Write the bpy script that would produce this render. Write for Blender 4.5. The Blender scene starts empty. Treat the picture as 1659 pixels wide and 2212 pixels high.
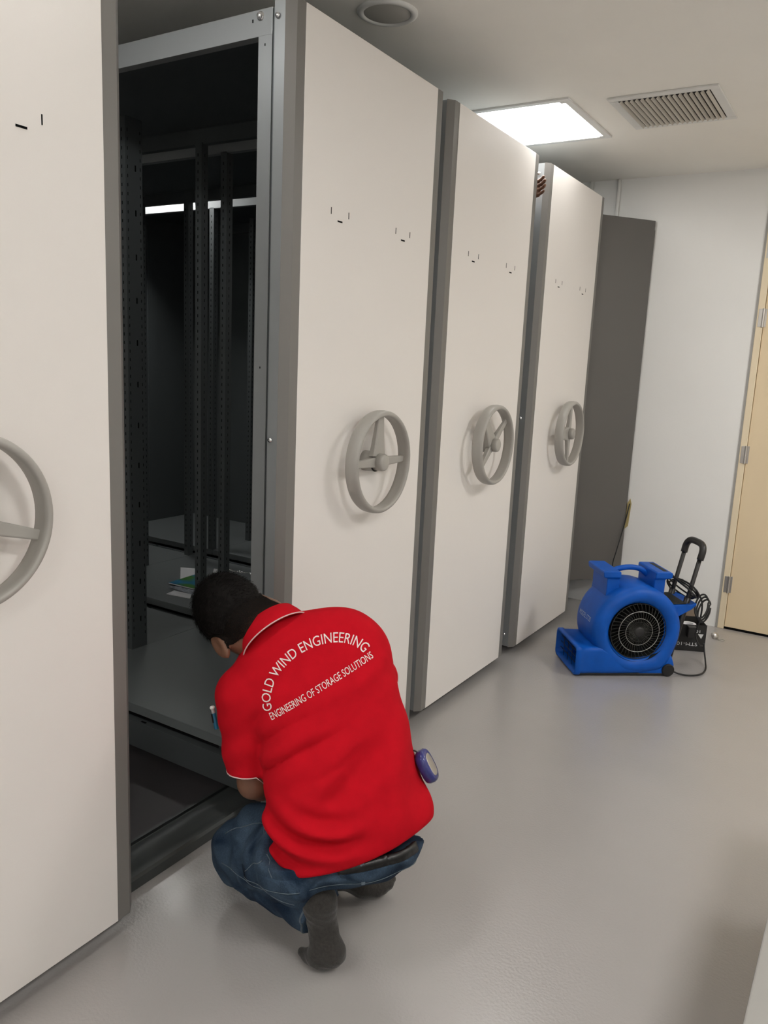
import bpy, bmesh, math, random
import numpy as np
from mathutils import Vector, Matrix, Euler
from mathutils.bvhtree import BVHTree
random.seed(7); np.random.seed(7)
SC = bpy.context.scene
COL = SC.collection
PI = math.pi

# ------------------------------------------------------------------ camera
cam_d = bpy.data.cameras.new('camera'); cam = bpy.data.objects.new('camera', cam_d); COL.objects.link(cam)
cam_d.sensor_fit = 'HORIZONTAL'; cam_d.sensor_width = 36.0; cam_d.lens = 1715.43/1659*36.0
cam_d.clip_start = 0.02
_r = Vector((0.84523504, 0.53250007, 0.04496003)); _u = Vector((-0.13584422, 0.13272973, 0.98179894)); _f = Vector((-0.51684047, 0.83595843, -0.18452488))
M = Matrix(((_r.x, _u.x, -_f.x, 1.43818), (_r.y, _u.y, -_f.y, 0.0), (_r.z, _u.z, -_f.z, 1.43), (0, 0, 0, 1)))
cam.matrix_world = M
SC.camera = cam
# ------------------------------------------------------------------ world, exposure
w = bpy.data.worlds.new('world'); SC.world = w; w.use_nodes = True
w.node_tree.nodes['Background'].inputs[0].default_value = (0.5, 0.5, 0.5, 1)
w.node_tree.nodes['Background'].inputs[1].default_value = 0.0
vs = SC.view_settings; vs.view_transform = 'Standard'; vs.look = 'None'; vs.exposure = 0.0; vs.gamma = 1.0; vs.use_curve_mapping = False
SC.cycles.use_denoising = True
SC.cycles.max_bounces = 10; SC.cycles.diffuse_bounces = 6
LIGHTS_AT = [(2.25, 3.65, 'square ceiling light panel over the open floor beyond the beige door'), (2.25, 1.05, 'square ceiling light panel right of the camera'), (2.25, -1.55, 'square ceiling light panel behind the camera on the right'), (-.14, .78, 'square ceiling light panel above the nearest shelving unit'), (-.14, -1.55, 'square ceiling light panel behind the camera by the shelving line'), (-2.5, 3.65, 'square ceiling light panel deep above the far shelving ends')]
LAMP = 30.0   # radiance of every ceiling panel

# ------------------------------------------------------------------ materials
def new_mat(name):
    m = bpy.data.materials.new(name); m.use_nodes = True
    return m, m.node_tree, m.node_tree.nodes['Principled BSDF']
def mat(name, col, rough=0.5, metal=0.0, spec=0.5, noise=0.0, nscale=8.0, bump=0.0, bscale=200.0, emis=None, estr=0.0, coat=0.0, sheen=0.0, detail=4.0):
    m, nt, b = new_mat(name)
    b.inputs['Base Color'].default_value = (*col, 1); b.inputs['Roughness'].default_value = rough
    b.inputs['Metallic'].default_value = metal; b.inputs['Specular IOR Level'].default_value = spec
    b.inputs['Coat Weight'].default_value = coat; b.inputs['Coat Roughness'].default_value = .16; b.inputs['Sheen Weight'].default_value = sheen
    tc = nt.nodes.new('ShaderNodeTexCoord')
    if noise > 0:
        n = nt.nodes.new('ShaderNodeTexNoise'); n.inputs['Scale'].default_value = nscale; n.inputs['Detail'].default_value = detail
        nt.links.new(tc.outputs['Object'], n.inputs['Vector'])
        r = nt.nodes.new('ShaderNodeMapRange'); r.inputs['From Min'].default_value = .3; r.inputs['From Max'].default_value = .7
        r.inputs['To Min'].default_value = 1-noise; r.inputs['To Max'].default_value = 1+noise
        nt.links.new(n.outputs['Fac'], r.inputs['Value'])
        mx = nt.nodes.new('ShaderNodeVectorMath'); mx.operation = 'SCALE'; mx.inputs[0].default_value = col
        nt.links.new(r.outputs['Result'], mx.inputs['Scale']); nt.links.new(mx.outputs['Vector'], b.inputs['Base Color'])
    if bump > 0:
        n2 = nt.nodes.new('ShaderNodeTexNoise'); n2.inputs['Scale'].default_value = bscale; n2.inputs['Detail'].default_value = 3
        nt.links.new(tc.outputs['Object'], n2.inputs['Vector'])
        bp = nt.nodes.new('ShaderNodeBump'); bp.inputs['Strength'].default_value = bump; bp.inputs['Distance'].default_value = 0.002
        nt.links.new(n2.outputs['Fac'], bp.inputs['Height']); nt.links.new(bp.outputs['Normal'], b.inputs['Normal'])
    if emis:
        b.inputs['Emission Color'].default_value = (*emis, 1); b.inputs['Emission Strength'].default_value = estr
    return m
MT = {}
MT['floor'] = mat('grey_epoxy_floor', (.345, .326, .318), .27, spec=.8, noise=.035, nscale=1.7, bump=.5, bscale=130, coat=.3)
MT['ceiling'] = mat('ceiling_paint', (.87, .85, .80), .9, noise=.02, nscale=3)
MT['wall'] = mat('white_wall_paint', (.80, .795, .775), .85, noise=.015, nscale=2, bump=.1, bscale=90)
MT['panel'] = mat('offwhite_powder_coat', (.80, .765, .73), .42, spec=.4, bump=.05, bscale=500)
MT['trim'] = mat('grey_powder_coat', (.175, .166, .155), .42, spec=.5)
MT['frame'] = mat('graphite_steel', (.085, .095, .098), .42, spec=.5, metal=.15)
MT['galv'] = mat('graphite_steel_light', (.34, .355, .36), .33, spec=.6, metal=.3)
MT['decking'] = mat('dark_decking', (.055, .05, .053), .5, noise=.1, nscale=6)
MT['deck'] = mat('graphite_shelf', (.15, .165, .168), .45, spec=.5)
MT['hole'] = mat('punched_hole', (.004, .004, .004), .9, spec=.1)
MT['wheel'] = mat('grey_plastic', (.36, .345, .315), .38, spec=.45)
MT['board'] = mat('dark_grey_board', (.105, .098, .09), .5, noise=.03, nscale=3)
MT['track'] = mat('track_steel', (.05, .055, .055), .4, spec=.5, metal=.2)
MT['beige'] = mat('beige_door_paint', (.74, .60, .40), .45, noise=.02, nscale=3)
MT['beige2'] = mat('beige_frame_paint', (.78, .665, .475), .45)
MT['sealant'] = mat('grey_sealant', (.33, .32, .30), .8)
MT['steel'] = mat('brushed_steel', (.55, .53, .50), .35, metal=.9)
MT['chrome'] = mat('zinc_screw', (.8, .8, .8), .25, metal=.9)
MT['whiteplastic'] = mat('white_plastic', (.72, .72, .70), .5)
MT['lamp_soft'] = mat('lamp_diffuser_soft', (.9, .9, .9), .6, emis=(1.0, .985, .955), estr=LAMP*.52)
MT['lamp'] = mat('lamp_diffuser', (.9, .9, .9), .6, emis=(1.0, .985, .955), estr=LAMP)
MT['ventdark'] = mat('duct_dark', (.03, .028, .025), .9)
MT['blue'] = mat('blue_polyethylene', (.002, .082, .42), .45, spec=.25, noise=.10, nscale=14, bump=.06, bscale=150)
MT['black'] = mat('black_plastic', (.012, .011, .011), .42)
MT['rubber'] = mat('black_rubber', (.008, .008, .008), .55)
MT['wire'] = mat('zinc_wire', (.42, .42, .40), .35, metal=.8)
MT['darkwire'] = mat('dark_wire', (.10, .10, .09), .4, metal=.6)
MT['blackcard'] = mat('black_cardboard', (.014, .013, .012), .7)
MT['cardin'] = mat('brown_cardboard', (.16, .12, .085), .85)
MT['paper'] = mat('white_paper', (.70, .70, .72), .8)
MT['plasticbag'] = mat('clear_plastic_bag', (.30, .32, .36), .15, spec=.8, noise=.3, nscale=60)
MT['print'] = mat('white_print', (.75, .62, .60), .7)
MT['white_ink'] = mat('white_ink', (.7, .7, .7), .7)
MT['blue_ink'] = mat('pale_ink', (.42, .5, .6), .6)
MT['tape'] = mat('yellow_tape', (.45, .36, .16), .6)
MT['belt'] = mat('black_belt', (.006, .006, .006), .4)
MT['loop'] = mat('faded_denim', (.10, .13, .16), .85, noise=.3, nscale=90)
MT['piping'] = mat('white_piping', (.62, .45, .44), .75)
MT['pen_blue'] = mat('pen_blue', (.01, .12, .22), .3)
MT['tape_blue'] = mat('tape_case_blue', (.03, .035, .16), .25, noise=.2, nscale=60)
MT['sock'] = mat('charcoal_sock', (.028, .025, .022), .95, noise=.35, nscale=160, bump=.5, bscale=400, sheen=.2)
MT['eye'] = mat('eye_white', (.7, .68, .65), .2)

def leaflet_mat():
    m, nt, b = new_mat('leaflet_print'); b.inputs['Roughness'].default_value = .35
    tc = nt.nodes.new('ShaderNodeTexCoord'); n = nt.nodes.new('ShaderNodeTexNoise'); n.inputs['Scale'].default_value = 9
    r = nt.nodes.new('ShaderNodeValToRGB'); e = r.color_ramp.elements
    e[0].position = .42; e[0].color = (.03, .20, .38, 1); e[1].position = .58; e[1].color = (.07, .22, .04, 1)
    nt.links.new(tc.outputs['Object'], n.inputs['Vector']); nt.links.new(n.outputs['Fac'], r.inputs['Fac']); nt.links.new(r.outputs['Color'], b.inputs['Base Color'])
    return m
MT['leaflet'] = leaflet_mat()
def denim_mat():
    m, nt, b = new_mat('blue_denim'); b.inputs['Roughness'].default_value = .9; b.inputs['Specular IOR Level'].default_value = .15
    tc = nt.nodes.new('ShaderNodeTexCoord')
    n = nt.nodes.new('ShaderNodeTexNoise'); n.inputs['Scale'].default_value = 9; n.inputs['Detail'].default_value = 6; n.inputs['Distortion'].default_value = .6
    r = nt.nodes.new('ShaderNodeValToRGB'); e = r.color_ramp.elements
    e[0].position = .40; e[0].color = (.010, .021, .042, 1); e[1].position = .74; e[1].color = (.07, .11, .16, 1)
    f = nt.nodes.new('ShaderNodeTexNoise'); f.inputs['Scale'].default_value = 350
    mx = nt.nodes.new('ShaderNodeMix'); mx.data_type = 'RGBA'; mx.blend_type = 'OVERLAY'; mx.inputs['Factor'].default_value = .5
    nt.links.new(tc.outputs['Object'], n.inputs['Vector']); nt.links.new(tc.outputs['Object'], f.inputs['Vector'])
    nt.links.new(n.outputs['Fac'], r.inputs['Fac']); nt.links.new(r.outputs['Color'], mx.inputs['A']); nt.links.new(f.outputs['Fac'], mx.inputs['B'])
    nt.links.new(mx.outputs['Result'], b.inputs['Base Color'])
    bp = nt.nodes.new('ShaderNodeBump'); bp.inputs['Strength'].default_value = .5; bp.inputs['Distance'].default_value = .004
    nt.links.new(n.outputs['Fac'], bp.inputs['Height']); nt.links.new(bp.outputs['Normal'], b.inputs['Normal'])
    return m
MT['denim'] = denim_mat()
MT['shirt'] = mat('red_cotton', (.46, .005, .013), .9, spec=.08, noise=.05, nscale=30, bump=.25, bscale=900)
MT['skin'] = mat('brown_skin', (.17, .08, .047), .5, noise=.06, nscale=40)
MT['hair'] = mat('black_hair', (.005, .004, .0035), .7, spec=.12, noise=.4, nscale=90, bump=.3, bscale=260)

# ------------------------------------------------------------------ mesh helpers
class MB:
    def __init__(s): s.v = []; s.f = []
    def add(s, vs_, fs):
        o = len(s.v); s.v += [tuple(v) for v in vs_]; s.f += [tuple(i+o for i in f) for f in fs]; return s
    def box(s, x0, x1, y0, y1, z0, z1):
        v = [(x, y, z) for x in (x0, x1) for y in (y0, y1) for z in (z0, z1)]
        return s.add(v, [(0, 1, 3, 2), (4, 6, 7, 5), (0, 4, 5, 1), (2, 3, 7, 6), (0, 2, 6, 4), (1, 5, 7, 3)])
    def obox(s, c, ax, h):
        c = Vector(c); a = [Vector(q) for q in ax]
        v = [c+a[0]*(i*h[0])+a[1]*(j*h[1])+a[2]*(k*h[2]) for i in (-1, 1) for j in (-1, 1) for k in (-1, 1)]
        return s.add(v, [(0, 1, 3, 2), (4, 6, 7, 5), (0, 4, 5, 1), (2, 3, 7, 6), (0, 2, 6, 4), (1, 5, 7, 3)])
    def loft(s, rings, cap=True, closed=True):
        n = len(rings[0]); vs_ = [p for r in rings for p in r]; fs = []
        for i in range(len(rings)-1):
            for j in range(n if closed else n-1):
                k = (j+1) % n; fs.append((i*n+j, i*n+k, (i+1)*n+k, (i+1)*n+j))
        if cap: fs.append(tuple(range(n))[::-1]); fs.append(tuple(range((len(rings)-1)*n, len(rings)*n)))
        return s.add(vs_, fs)
    def prism(s, prof, fn, a, b):     # profile of 2-D points, fn(p,q,t) -> 3-D
        return s.loft([[fn(p, q, t) for p, q in prof] for t in (a, b)])
    def tube(s, pts, r, n=10, smooth=4, rb=None):
        P = [Vector(p) for p in pts]
        if smooth > 1 and len(P) > 2:
            Q = []
            E = [P[0]*2-P[1]]+P+[P[-1]*2-P[-2]]
            for i in range(1, len(E)-2):
                for k in range(smooth):
                    t = k/smooth; a, b_, c, d = E[i-1], E[i], E[i+1], E[i+2]
                    Q.append(.5*((2*b_)+(c-a)*t+(2*a-5*b_+4*c-d)*t*t+(3*b_-a-3*c+d)*t**3))
            P = Q+[P[-1]]
        rings = []; up = None
        for i, p in enumerate(P):
            d = (P[min(i+1, len(P)-1)]-P[max(i-1, 0)]).normalized()
            if up is None: up = d.orthogonal().normalized()
            up = (up-d*up.dot(d)).normalized(); sd = d.cross(up)
            rr = r if rb is None else r+(rb-r)*i/(len(P)-1)
            rings.append([p+up*(rr*math.cos(2*PI*j/n))+sd*(rr*math.sin(2*PI*j/n)) for j in range(n)])
        return s.loft(rings)
    def lathe(s, prof, c, ax, n=32, cap=False):   # prof [(radius, along)]
        c = Vector(c); ax = Vector(ax).normalized(); u = ax.orthogonal().normalized(); v = ax.cross(u)
        rings = [[c+ax*h+u*(r*math.cos(2*PI*j/n))+v*(r*math.sin(2*PI*j/n)) for j in range(n)] for r, h in prof]
        return s.loft(rings, cap=cap)
def link(name, me, m, parent=None, smooth=False, bevel=0.0, bseg=2):
    o = bpy.data.objects.new(name, me); COL.objects.link(o)
    if m is not None: me.materials.append(MT[m] if isinstance(m, str) else m)
    if smooth: me.polygons.foreach_set('use_smooth', [True]*len(me.polygons))
    if bevel > 0:
        b = o.modifiers.new('bevel', 'BEVEL'); b.width = bevel; b.segments = bseg; b.limit_method = 'ANGLE'; b.angle_limit = 0.6
        me.polygons.foreach_set('use_smooth', [True]*len(me.polygons))
        wn = o.modifiers.new('wn', 'WEIGHTED_NORMAL'); wn.keep_sharp = True
    if parent is not None:
        o.parent = parent
        o.matrix_parent_inverse = parent_world(parent).inverted()
    return o
def parent_world(o):
    m = o.matrix_basis.copy()
    while o.parent is not None:
        m = o.parent.matrix_basis @ o.matrix_parent_inverse @ m if False else m
        o = o.parent
    return m
def build(name, mb, m, parent=None, smooth=False, bevel=0.0, bseg=2):
    me = bpy.data.meshes.new(name); me.from_pydata([tuple(v) for v in mb.v], [], mb.f); me.validate()
    bm = bmesh.new(); bm.from_mesh(me); bmesh.ops.recalc_face_normals(bm, faces=bm.faces); bm.to_mesh(me); bm.free()
    # shift mesh origin to be relative to the thing's base
    o = bpy.data.objects.new(name, me); COL.objects.link(o)
    off = ORIGIN.get(parent.name if parent else '', Vector((0, 0, 0))) if parent else Vector((0, 0, 0))
    if parent is not None: me.transform(Matrix.Translation(-off))
    me.materials.append(MT[m] if isinstance(m, str) else m)
    if smooth:
        me.polygons.foreach_set('use_smooth', [True]*len(me.polygons))
    if bevel > 0:
        b = o.modifiers.new('bevel', 'BEVEL'); b.width = bevel; b.segments = bseg; b.limit_method = 'ANGLE'; b.angle_limit = 0.6
        b.harden_normals = False
    if parent is not None: o.parent = parent; ORIGIN[o.name] = off
    return o
ORIGIN = {}
def tag(o, label=None, cat=None, group=None, kind=None):
    if label: o['label'] = label
    if cat: o['category'] = cat
    if group: o['group'] = group
    if kind: o['kind'] = kind
    return o
def thing(name, label, cat, loc=(0, 0, 0), group=None):
    o = bpy.data.objects.new(name, None); COL.objects.link(o); o.location = loc; o.empty_display_size = .1
    ORIGIN[o.name] = Vector(loc)
    return tag(o, label, cat, group)
def struct(name, mb, m, **k):
    return tag(build(name, mb, m, **k), kind='structure')
def smooth_by_angle(o, ang=35):
    me = o.data; me.polygons.foreach_set('use_smooth', [True]*len(me.polygons))
    bm = bmesh.new(); bm.from_mesh(me)
    for e in bm.edges:
        if len(e.link_faces) == 2 and e.calc_face_angle(0) > math.radians(ang): e.smooth = False
    bm.to_mesh(me); bm.free(); return o

# ------------------------------------------------------------------ the room
CEIL = 2.533; YW = 4.828
XL, XR, YB = -3.35, 3.3, -3.2
struct('floor', MB().box(XL, XR, YB, YW, -.1, 0), 'floor')
struct('ceiling', MB().box(XL, XR, YB, YW, CEIL, CEIL+.1), 'ceiling')
DX0, DX1, DH = .775, 1.86, 2.40
wf = MB().box(XL, DX0, YW, YW+.12, 0, CEIL).box(DX1, XR, YW, YW+.12, 0, CEIL).box(DX0, DX1, YW, YW+.12, DH, CEIL)
struct('wall_far', wf, 'wall')
struct('wall_left', MB().box(XL-.1, XL, YB-.1, YW+.12, 0, CEIL), 'wall')
struct('wall_right', MB().box(XR, XR+.1, YB-.1, YW+.12, 0, CEIL), 'wall')
struct('wall_back', MB().box(XL, XR, YB-.1, YB, 0, CEIL), 'wall')
# door
d = struct('door_1', MB().box(DX0+.038, DX1-.04, YW+.004, YW+.05, .012, DH-.045), 'beige', bevel=.002)
fr = MB().box(DX0+.002, DX0+.036, YW-.006, YW+.1, 0, DH).box(DX1-.037, DX1-.002, YW-.006, YW+.1, 0, DH).box(DX0+.036, DX1-.037, YW-.006, YW+.1, DH-.04, DH)
build('door_frame', fr, 'beige2', d, bevel=.002)
build('door_backing', MB().box(DX0, DX1, YW+.1, YW+.115, 0, DH), 'hole', d)
build('threshold', MB().box(DX0+.036, DX1-.037, YW+.002, YW+.09, 0, .008), 'hole', d)
for hz in (.265, 1.016, 1.76, 2.12):
    hg = MB().lathe([(0, -.05), (.0065, -.05), (.0065, .05), (0, .05)], (DX0+.034, YW-.008, hz), (0, 0, 1), 12)
    hg.box(DX0+.010, DX0+.034, YW-.008, YW-.005, hz-.048, hz+.048).box(DX0+.036, DX0+.05, YW+.0, YW+.005, hz-.048, hz+.048)
    build('hinge', hg, 'steel', d, bevel=.001)
build('door_handle', MB().tube([(DX1-.11, YW+.004, 1.02), (DX1-.11, YW-.05, 1.02), (DX1-.23, YW-.05, 1.02)], .009, 10, 3), 'steel', d, smooth=True)
struct('trim_1', MB().box(DX0-.010, DX0+.002, YW-.004, YW+.01, 0, DH+.01), 'sealant')
# pipes high on the far wall
for i, (x, lab) in enumerate(((-.042, 'white conduit running down far wall to the dark grey door'), (-.203, 'white conduit on far wall behind the last shelving unit, further left'))):
    c = MB().tube([(x, YW-.013, CEIL-.003), (x, YW-.013, .25 if i == 0 else .05)], .0105, 14, 1)
    o = build('conduit', c, 'wall', smooth=True); tag(o, lab, 'pipe', 'conduits on the far wall')

# ------------------------------------------------------------------ ceiling fittings
def ceiling_light(x0, x1, y0, y1, label, lm='lamp'):
    t = thing('ceiling_light', label, 'light', ((x0+x1)/2, (y0+y1)/2, CEIL), 'ceiling light panels')
    f = MB(); z0, z1 = CEIL-.008, CEIL+.0
    b = .03
    for a in ((x0, x1, y0, y0+b), (x0, x1, y1-b, y1), (x0, x0+b, y0+b, y1-b), (x1-b, x1, y0+b, y1-b)): f.box(*a, z0, z1)
    build('frame', f, 'whiteplastic', t, bevel=.001)
    build('diffuser', MB().box(x0+b, x1-b, y0+b, y1-b, CEIL-.006, CEIL-.002), lm, t)
    for cx in (x0+b+.008, x1-b-.008):
        for cy in (y0+b+.008, y1-b-.008):
            build('clip', MB().box(cx-.01, cx+.01, cy-.01, cy+.01, CEIL-.009, CEIL-.006), 'whiteplastic', t)
    return t
ceiling_light(-.445, .166, 3.345, 3.955, 'bright square ceiling light panel above the third and fourth shelving units', 'lamp_soft')
for (cx, cy, lab) in LIGHTS_AT:
    ceiling_light(cx-.305, cx+.305, cy-.305, cy+.305, lab)
# vent
t = thing('ceiling_vent', 'square white air vent with dark slats beside the light panel', 'vent', (.515, 3.655, CEIL))
x0, x1, y0, y1 = .300, .731, 3.424, 3.876; b = .036; z0 = CEIL-.008
f = MB()
for a in ((x0, x1, y0, y0+b), (x0, x1, y1-b, y1), (x0, x0+b, y0+b, y1-b), (x1-b, x1, y0+b, y1-b)): f.box(*a, z0, CEIL)
build('frame', f, 'whiteplastic', t, bevel=.002)
build('backing', MB().box(x0+b, x1-b, y0+b, y1-b, CEIL-.002, CEIL-.0005), 'ventdark', t)
MT['slat'] = mat('vent_slat', (.55, .52, .47), .5)
NS = 17
for i in range(NS):
    xx = x0+b+(i+.5)*(x1-x0-2*b)/NS
    s_ = MB().obox((xx, (y0+y1)/2, CEIL-.010), ((math.cos(.9), 0, math.sin(.9)), (0, 1, 0), (-math.sin(.9), 0, math.cos(.9))), (.0068, (y1-y0)/2-b, .0009))
    build('slat', s_, 'slat', t)
# speaker
t = thing('ceiling_speaker', 'round grey ceiling speaker near the top edge of picture', 'speaker', (-.085, 2.345, CEIL))
c = (-.085, 2.345, CEIL)
build('rim', MB().lathe([(.098, 0), (.098, -.004), (.090, -.009), (.078, -.009), (.076, -.004), (.076, 0)], c, (0, 0, 1), 48), 'whiteplastic', t, smooth=True)
MT['grille'] = mat('speaker_grille', (.42, .41, .38), .6, bump=.6, bscale=700)
build('grille', MB().lathe([(0, -.012), (.03, -.0115), (.06, -.009), (.0765, -.004)], c, (0, 0, 1), 48), 'grille', t, smooth=True)
# ------------------------------------------------------------------ mobile shelving
ZB, ZT = .04, 2.356
def fnY(p, q, t): return (p, q, t)
def trim_prof(ye, s):      # chamfered corner profile, ye = panel edge, s = outward sign; points (x, y)
    P = [(-.001, ye), (-.001, ye+s*.037), (-.0225, ye+s*.060), (-.0225, ye+s*.054), (-.005, ye+s*.033), (-.016, ye)]
    return P
BAYX = (-.115, -1.10, -2.10, -3.07)
def upright(x, ya, yb, faceslots=True):
    # channel: plate facing the aisle end plus two flanges running back
    m = MB(); z0, z1 = .2, 2.29
    m.box(x-.003, x, ya, yb, z0, z1)
    m.box(x-.035, x-.003, ya, ya+.003, z0, z1); m.box(x-.035, x-.003, yb-.003, yb, z0, z1)
    return m
def slots_for(x, ya, yb, mid=False):
    m = MB()
    nz = 62
    cols = (ya+.010, yb-.010) if yb-ya > .05 else ((ya+yb)/2,)
    for k in range(nz):
        z = .26+k*.0325
        for c_ in cols: m.box(x-.0005, x+.0006, c_-.0013, c_+.0013, z-.006, z+.006)
        if mid and k % 5 == 2: m.box(x-.0005, x+.0006, (ya+yb)/2+.004, (ya+yb)/2+.010, z-.011, z+.011)
    for k in range(nz):
        z = .26+k*.0325
        m.box(x-.022, x-.018, ya-.0006, ya+.001, z-.006, z+.006)
    return m
def wheel(parent, yc, rot):
    zc = 1.110; xc = .060; R = .1675
    # rim: lathe of rounded rectangular section about +X axis
    prof = [(R-.003, -.023), (R, -.017), (R+.0015, 0), (R, .014), (R-.005, .021), (R-.012, .023), (R-.017, .019), (R-.0185, .010), (R-.0165, -.012), (R-.0145, -.023), (R-.003, -.023)]
    rim = build('handwheel', MB().lathe(prof, (xc, yc, zc), (1, 0, 0), 72), 'wheel', parent, smooth=True)
    hub = MB().lathe([(0, .002), (.034, .002), (.033, .040), (.0335, .046)], (0, yc, zc), (1, 0, 0), 36)
    build('hub', hub, 'wheel', rim, smooth=True)
    build('hub_cap', MB().lathe([(.0, .083), (.021, .083), (.0265, .080), (.0285, .073), (.0285, .048), (.026, .047)], (0, yc, zc), (1, 0, 0), 36), 'wheel', rim, smooth=True)
    for a, w0, w1 in ((rot, .017, .0105), (rot+90, .036, .016), (rot+180, .017, .0105)):
        a = math.radians(a); d_ = Vector((0, math.cos(a), math.sin(a))); s_ = Vector((0, -math.sin(a), math.cos(a)))
        c0 = Vector((.052, yc, zc))+d_*.02; c1 = Vector((.057, yc, zc))+d_*(R-.014)
        m = MB(); rings = []
        for k in range(7):
            t_ = k/6; c_ = c0.lerp(c1, t_); hw = w0+(w1-w0)*t_**.8; th = .013-.006*t_
            rings.append([c_-s_*hw+Vector((-th, 0, 0)), c_-s_*hw+Vector((th*.35, 0, 0)), c_-s_*(hw*.8)+Vector((th*.6, 0, 0)), c_+s_*(hw*.8)+Vector((th*.6, 0, 0)), c_+s_*hw+Vector((th*.35, 0, 0)), c_+s_*hw+Vector((-th, 0, 0))])
        m.loft(rings); build('spoke', m, 'wheel', rim, bevel=.0015)
def mobile_unit(y0, label, rot, detail, closed=False):
    y1 = y0+.7305; ym = (y0+y1)/2
    f0, f1 = y0-.027, y1+.027; fm = (f0+f1)/2     # carriage depth
    t = thing('mobile_shelving_unit', label, 'shelving unit', (0, ym, 0), 'mobile shelving units with handwheels')
    build('front_panel', MB().box(-.018, 0, y0, y1, ZB, ZT), 'panel', t, bevel=.0012)
    for ye, s in ((y0, -1), (y1, 1)):
        build('corner_trim', MB().prism(trim_prof(ye, s), fnY, ZB, ZT), 'trim', t)
    sl = []
    for a in (.137, .226, .497, .588): sl.append((a-.0013, a+.0013, 1.847, 1.866))
    for a in (.170, .532): sl.append((a, a+.024, 1.8305, 1.8350))
    for (a, b_, c_, d_) in sl: build('slot', MB().box(-.001, .0008, y0+a, y0+b_, c_, d_), 'hole', t)
    build('end_sheet', MB().box(-.092, -.080, f0+.002, f1-.002, .06, 2.35), 'frame', t)
    # light steel strip between trim and frame, seen from the side
    for yy, s in ((f0, -1), (f1, 1)):
        a, b_ = sorted((yy+s*.026, yy+s*.032))
        build('side_channel', MB().box(-.057, -.0225, a, b_, ZB+.004, 2.354).box(-.060, -.057, min(yy, yy+s*.031), max(yy, yy+s*.031), ZB+.004, 2.354), 'galv', t)
    for s, yy in ((-1, f0-.0365), (1, f1+.0365)):
        for z in (.107, 1.197, 2.31):
            build('rivet', MB().lathe([(0, s*.004), (.006, s*.003), (.0075, 0)], (-.046, yy+s*.0045-s*.004, z), (0, 1, 0), 14), 'chrome', t, smooth=True)
    wheel(t, ym, rot)
    # racking
    for i, x in enumerate(BAYX):
        for ya, yb, mid in ((f0, f0+.038, False), (fm-.040, fm+.040, True), (f1-.038, f1, False)):
            if i == 0 and not mid:
                yy = f0 if ya == f0 else f1
                s_ = 1 if ya == f0 else -1
                a, b_ = sorted((yy, yy+s_*.003)); c_, d_ = sorted((yy+s_*.003, yy+s_*.034))
                u_ = build('upright', MB().box(-.142, -.094, a, b_, .16, 2.285).box(-.142, -.139, c_, d_, .2, 2.285).box(-.097, -.094, c_, d_, .2, 2.285), 'galv', t)
                for z in (2.262, 1.4, .5): build('hole', MB().box(-.120, -.117, yy-.0006 if s_ > 0 else yy, yy if s_ > 0 else yy+.0006, z-.003, z+.003), 'hole', u_)
                continue
            u_ = build('upright', upright(x, ya, yb), 'frame', t)
            if detail and i < 3: build('perforations', slots_for(x, ya, yb, mid), 'hole', u_)['kind'] = 'stuff'
    for i in range(3):
        xa, xb = BAYX[i+1], BAYX[i]
        m = MB().box(xa+.001, xb-.001, f0+.002, f1-.002, .190, .200).box(xa+.001, xb-.001, f0+.001, f0+.006, .166, .1995).box(xa+.001, xb-.001, f1-.006, f1-.001, .166, .1995)
        build('shelf', m, 'deck', t, bevel=.001)
    for s, yy in ((-1, f0), (1, f1)):
        a, b_ = sorted((yy-s*.010, yy+s*.020))
        bb = build('base_beam', MB().box(-3.08, -.094, a, b_, .052, .150), 'frame', t, bevel=.001)
        for x in (-.62, -1.6, -2.6): build('slot', MB().box(x-.012, x+.012, yy+s*.004, yy+s*.012, .1495, .1506), 'hole', bb)
        a, b_ = sorted((yy, yy-s*.030))
        tb = build('top_beam', MB().box(-3.08, -.094, a, b_, 2.285, 2.352), 'galv' if s < 0 else 'frame', t, bevel=.001)  # far beam painted darker: shade of the unlit gap put into its colour
        if s < 0:
            build('bolt', MB().lathe([(0, -.010), (.006, -.010), (.0085, -.006), (.0085, -.003), (.012, -.002), (.012, 0)], (-.135, yy, 2.335), (0, 1, 0), 16), 'chrome', tb, smooth=True)
            build('hole', MB().box(-.165, -.161, yy-.0008, yy, 2.323, 2.331), 'hole', tb)
    build('roof', MB().box(-3.08, -.094, f0+.03, f1-.03, 2.345, 2.351), 'frame', t)
    build('rear_sheet', MB().box(-3.07, -.094, f1-.006, f1-.003, .20, 2.29), 'frame', t) if closed else None
    build('back_panel', MB().box(-3.09, -3.08, f0, f1, .06, 2.35), 'frame', t)
    for x in (-.34, -1.3, -2.3, -2.98):
        for yy in (f0+.12, f1-.12):
            build('track_wheel', MB().lathe([(0, -.012), (.034, -.012), (.034, .012), (0, .012)], (x, yy, .092), (1, 0, 0), 24), 'frame', t, smooth=False)
    return t
Y0S = (.4315, 1.8225, 2.7195, 3.6725)
mobile_unit(Y0S[0], 'nearest white-fronted mobile shelving unit, cut off by the left picture edge', -17, False)
mobile_unit(Y0S[1], 'white-fronted mobile shelving unit with open dark racking beside the kneeling man', 0, True)
mobile_unit(Y0S[2], 'white-fronted mobile shelving unit just right of the open one, third from left', 40, True)
mobile_unit(Y0S[3], 'farthest white-fronted mobile shelving unit, behind the blue blower', 90, True, True)
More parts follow.
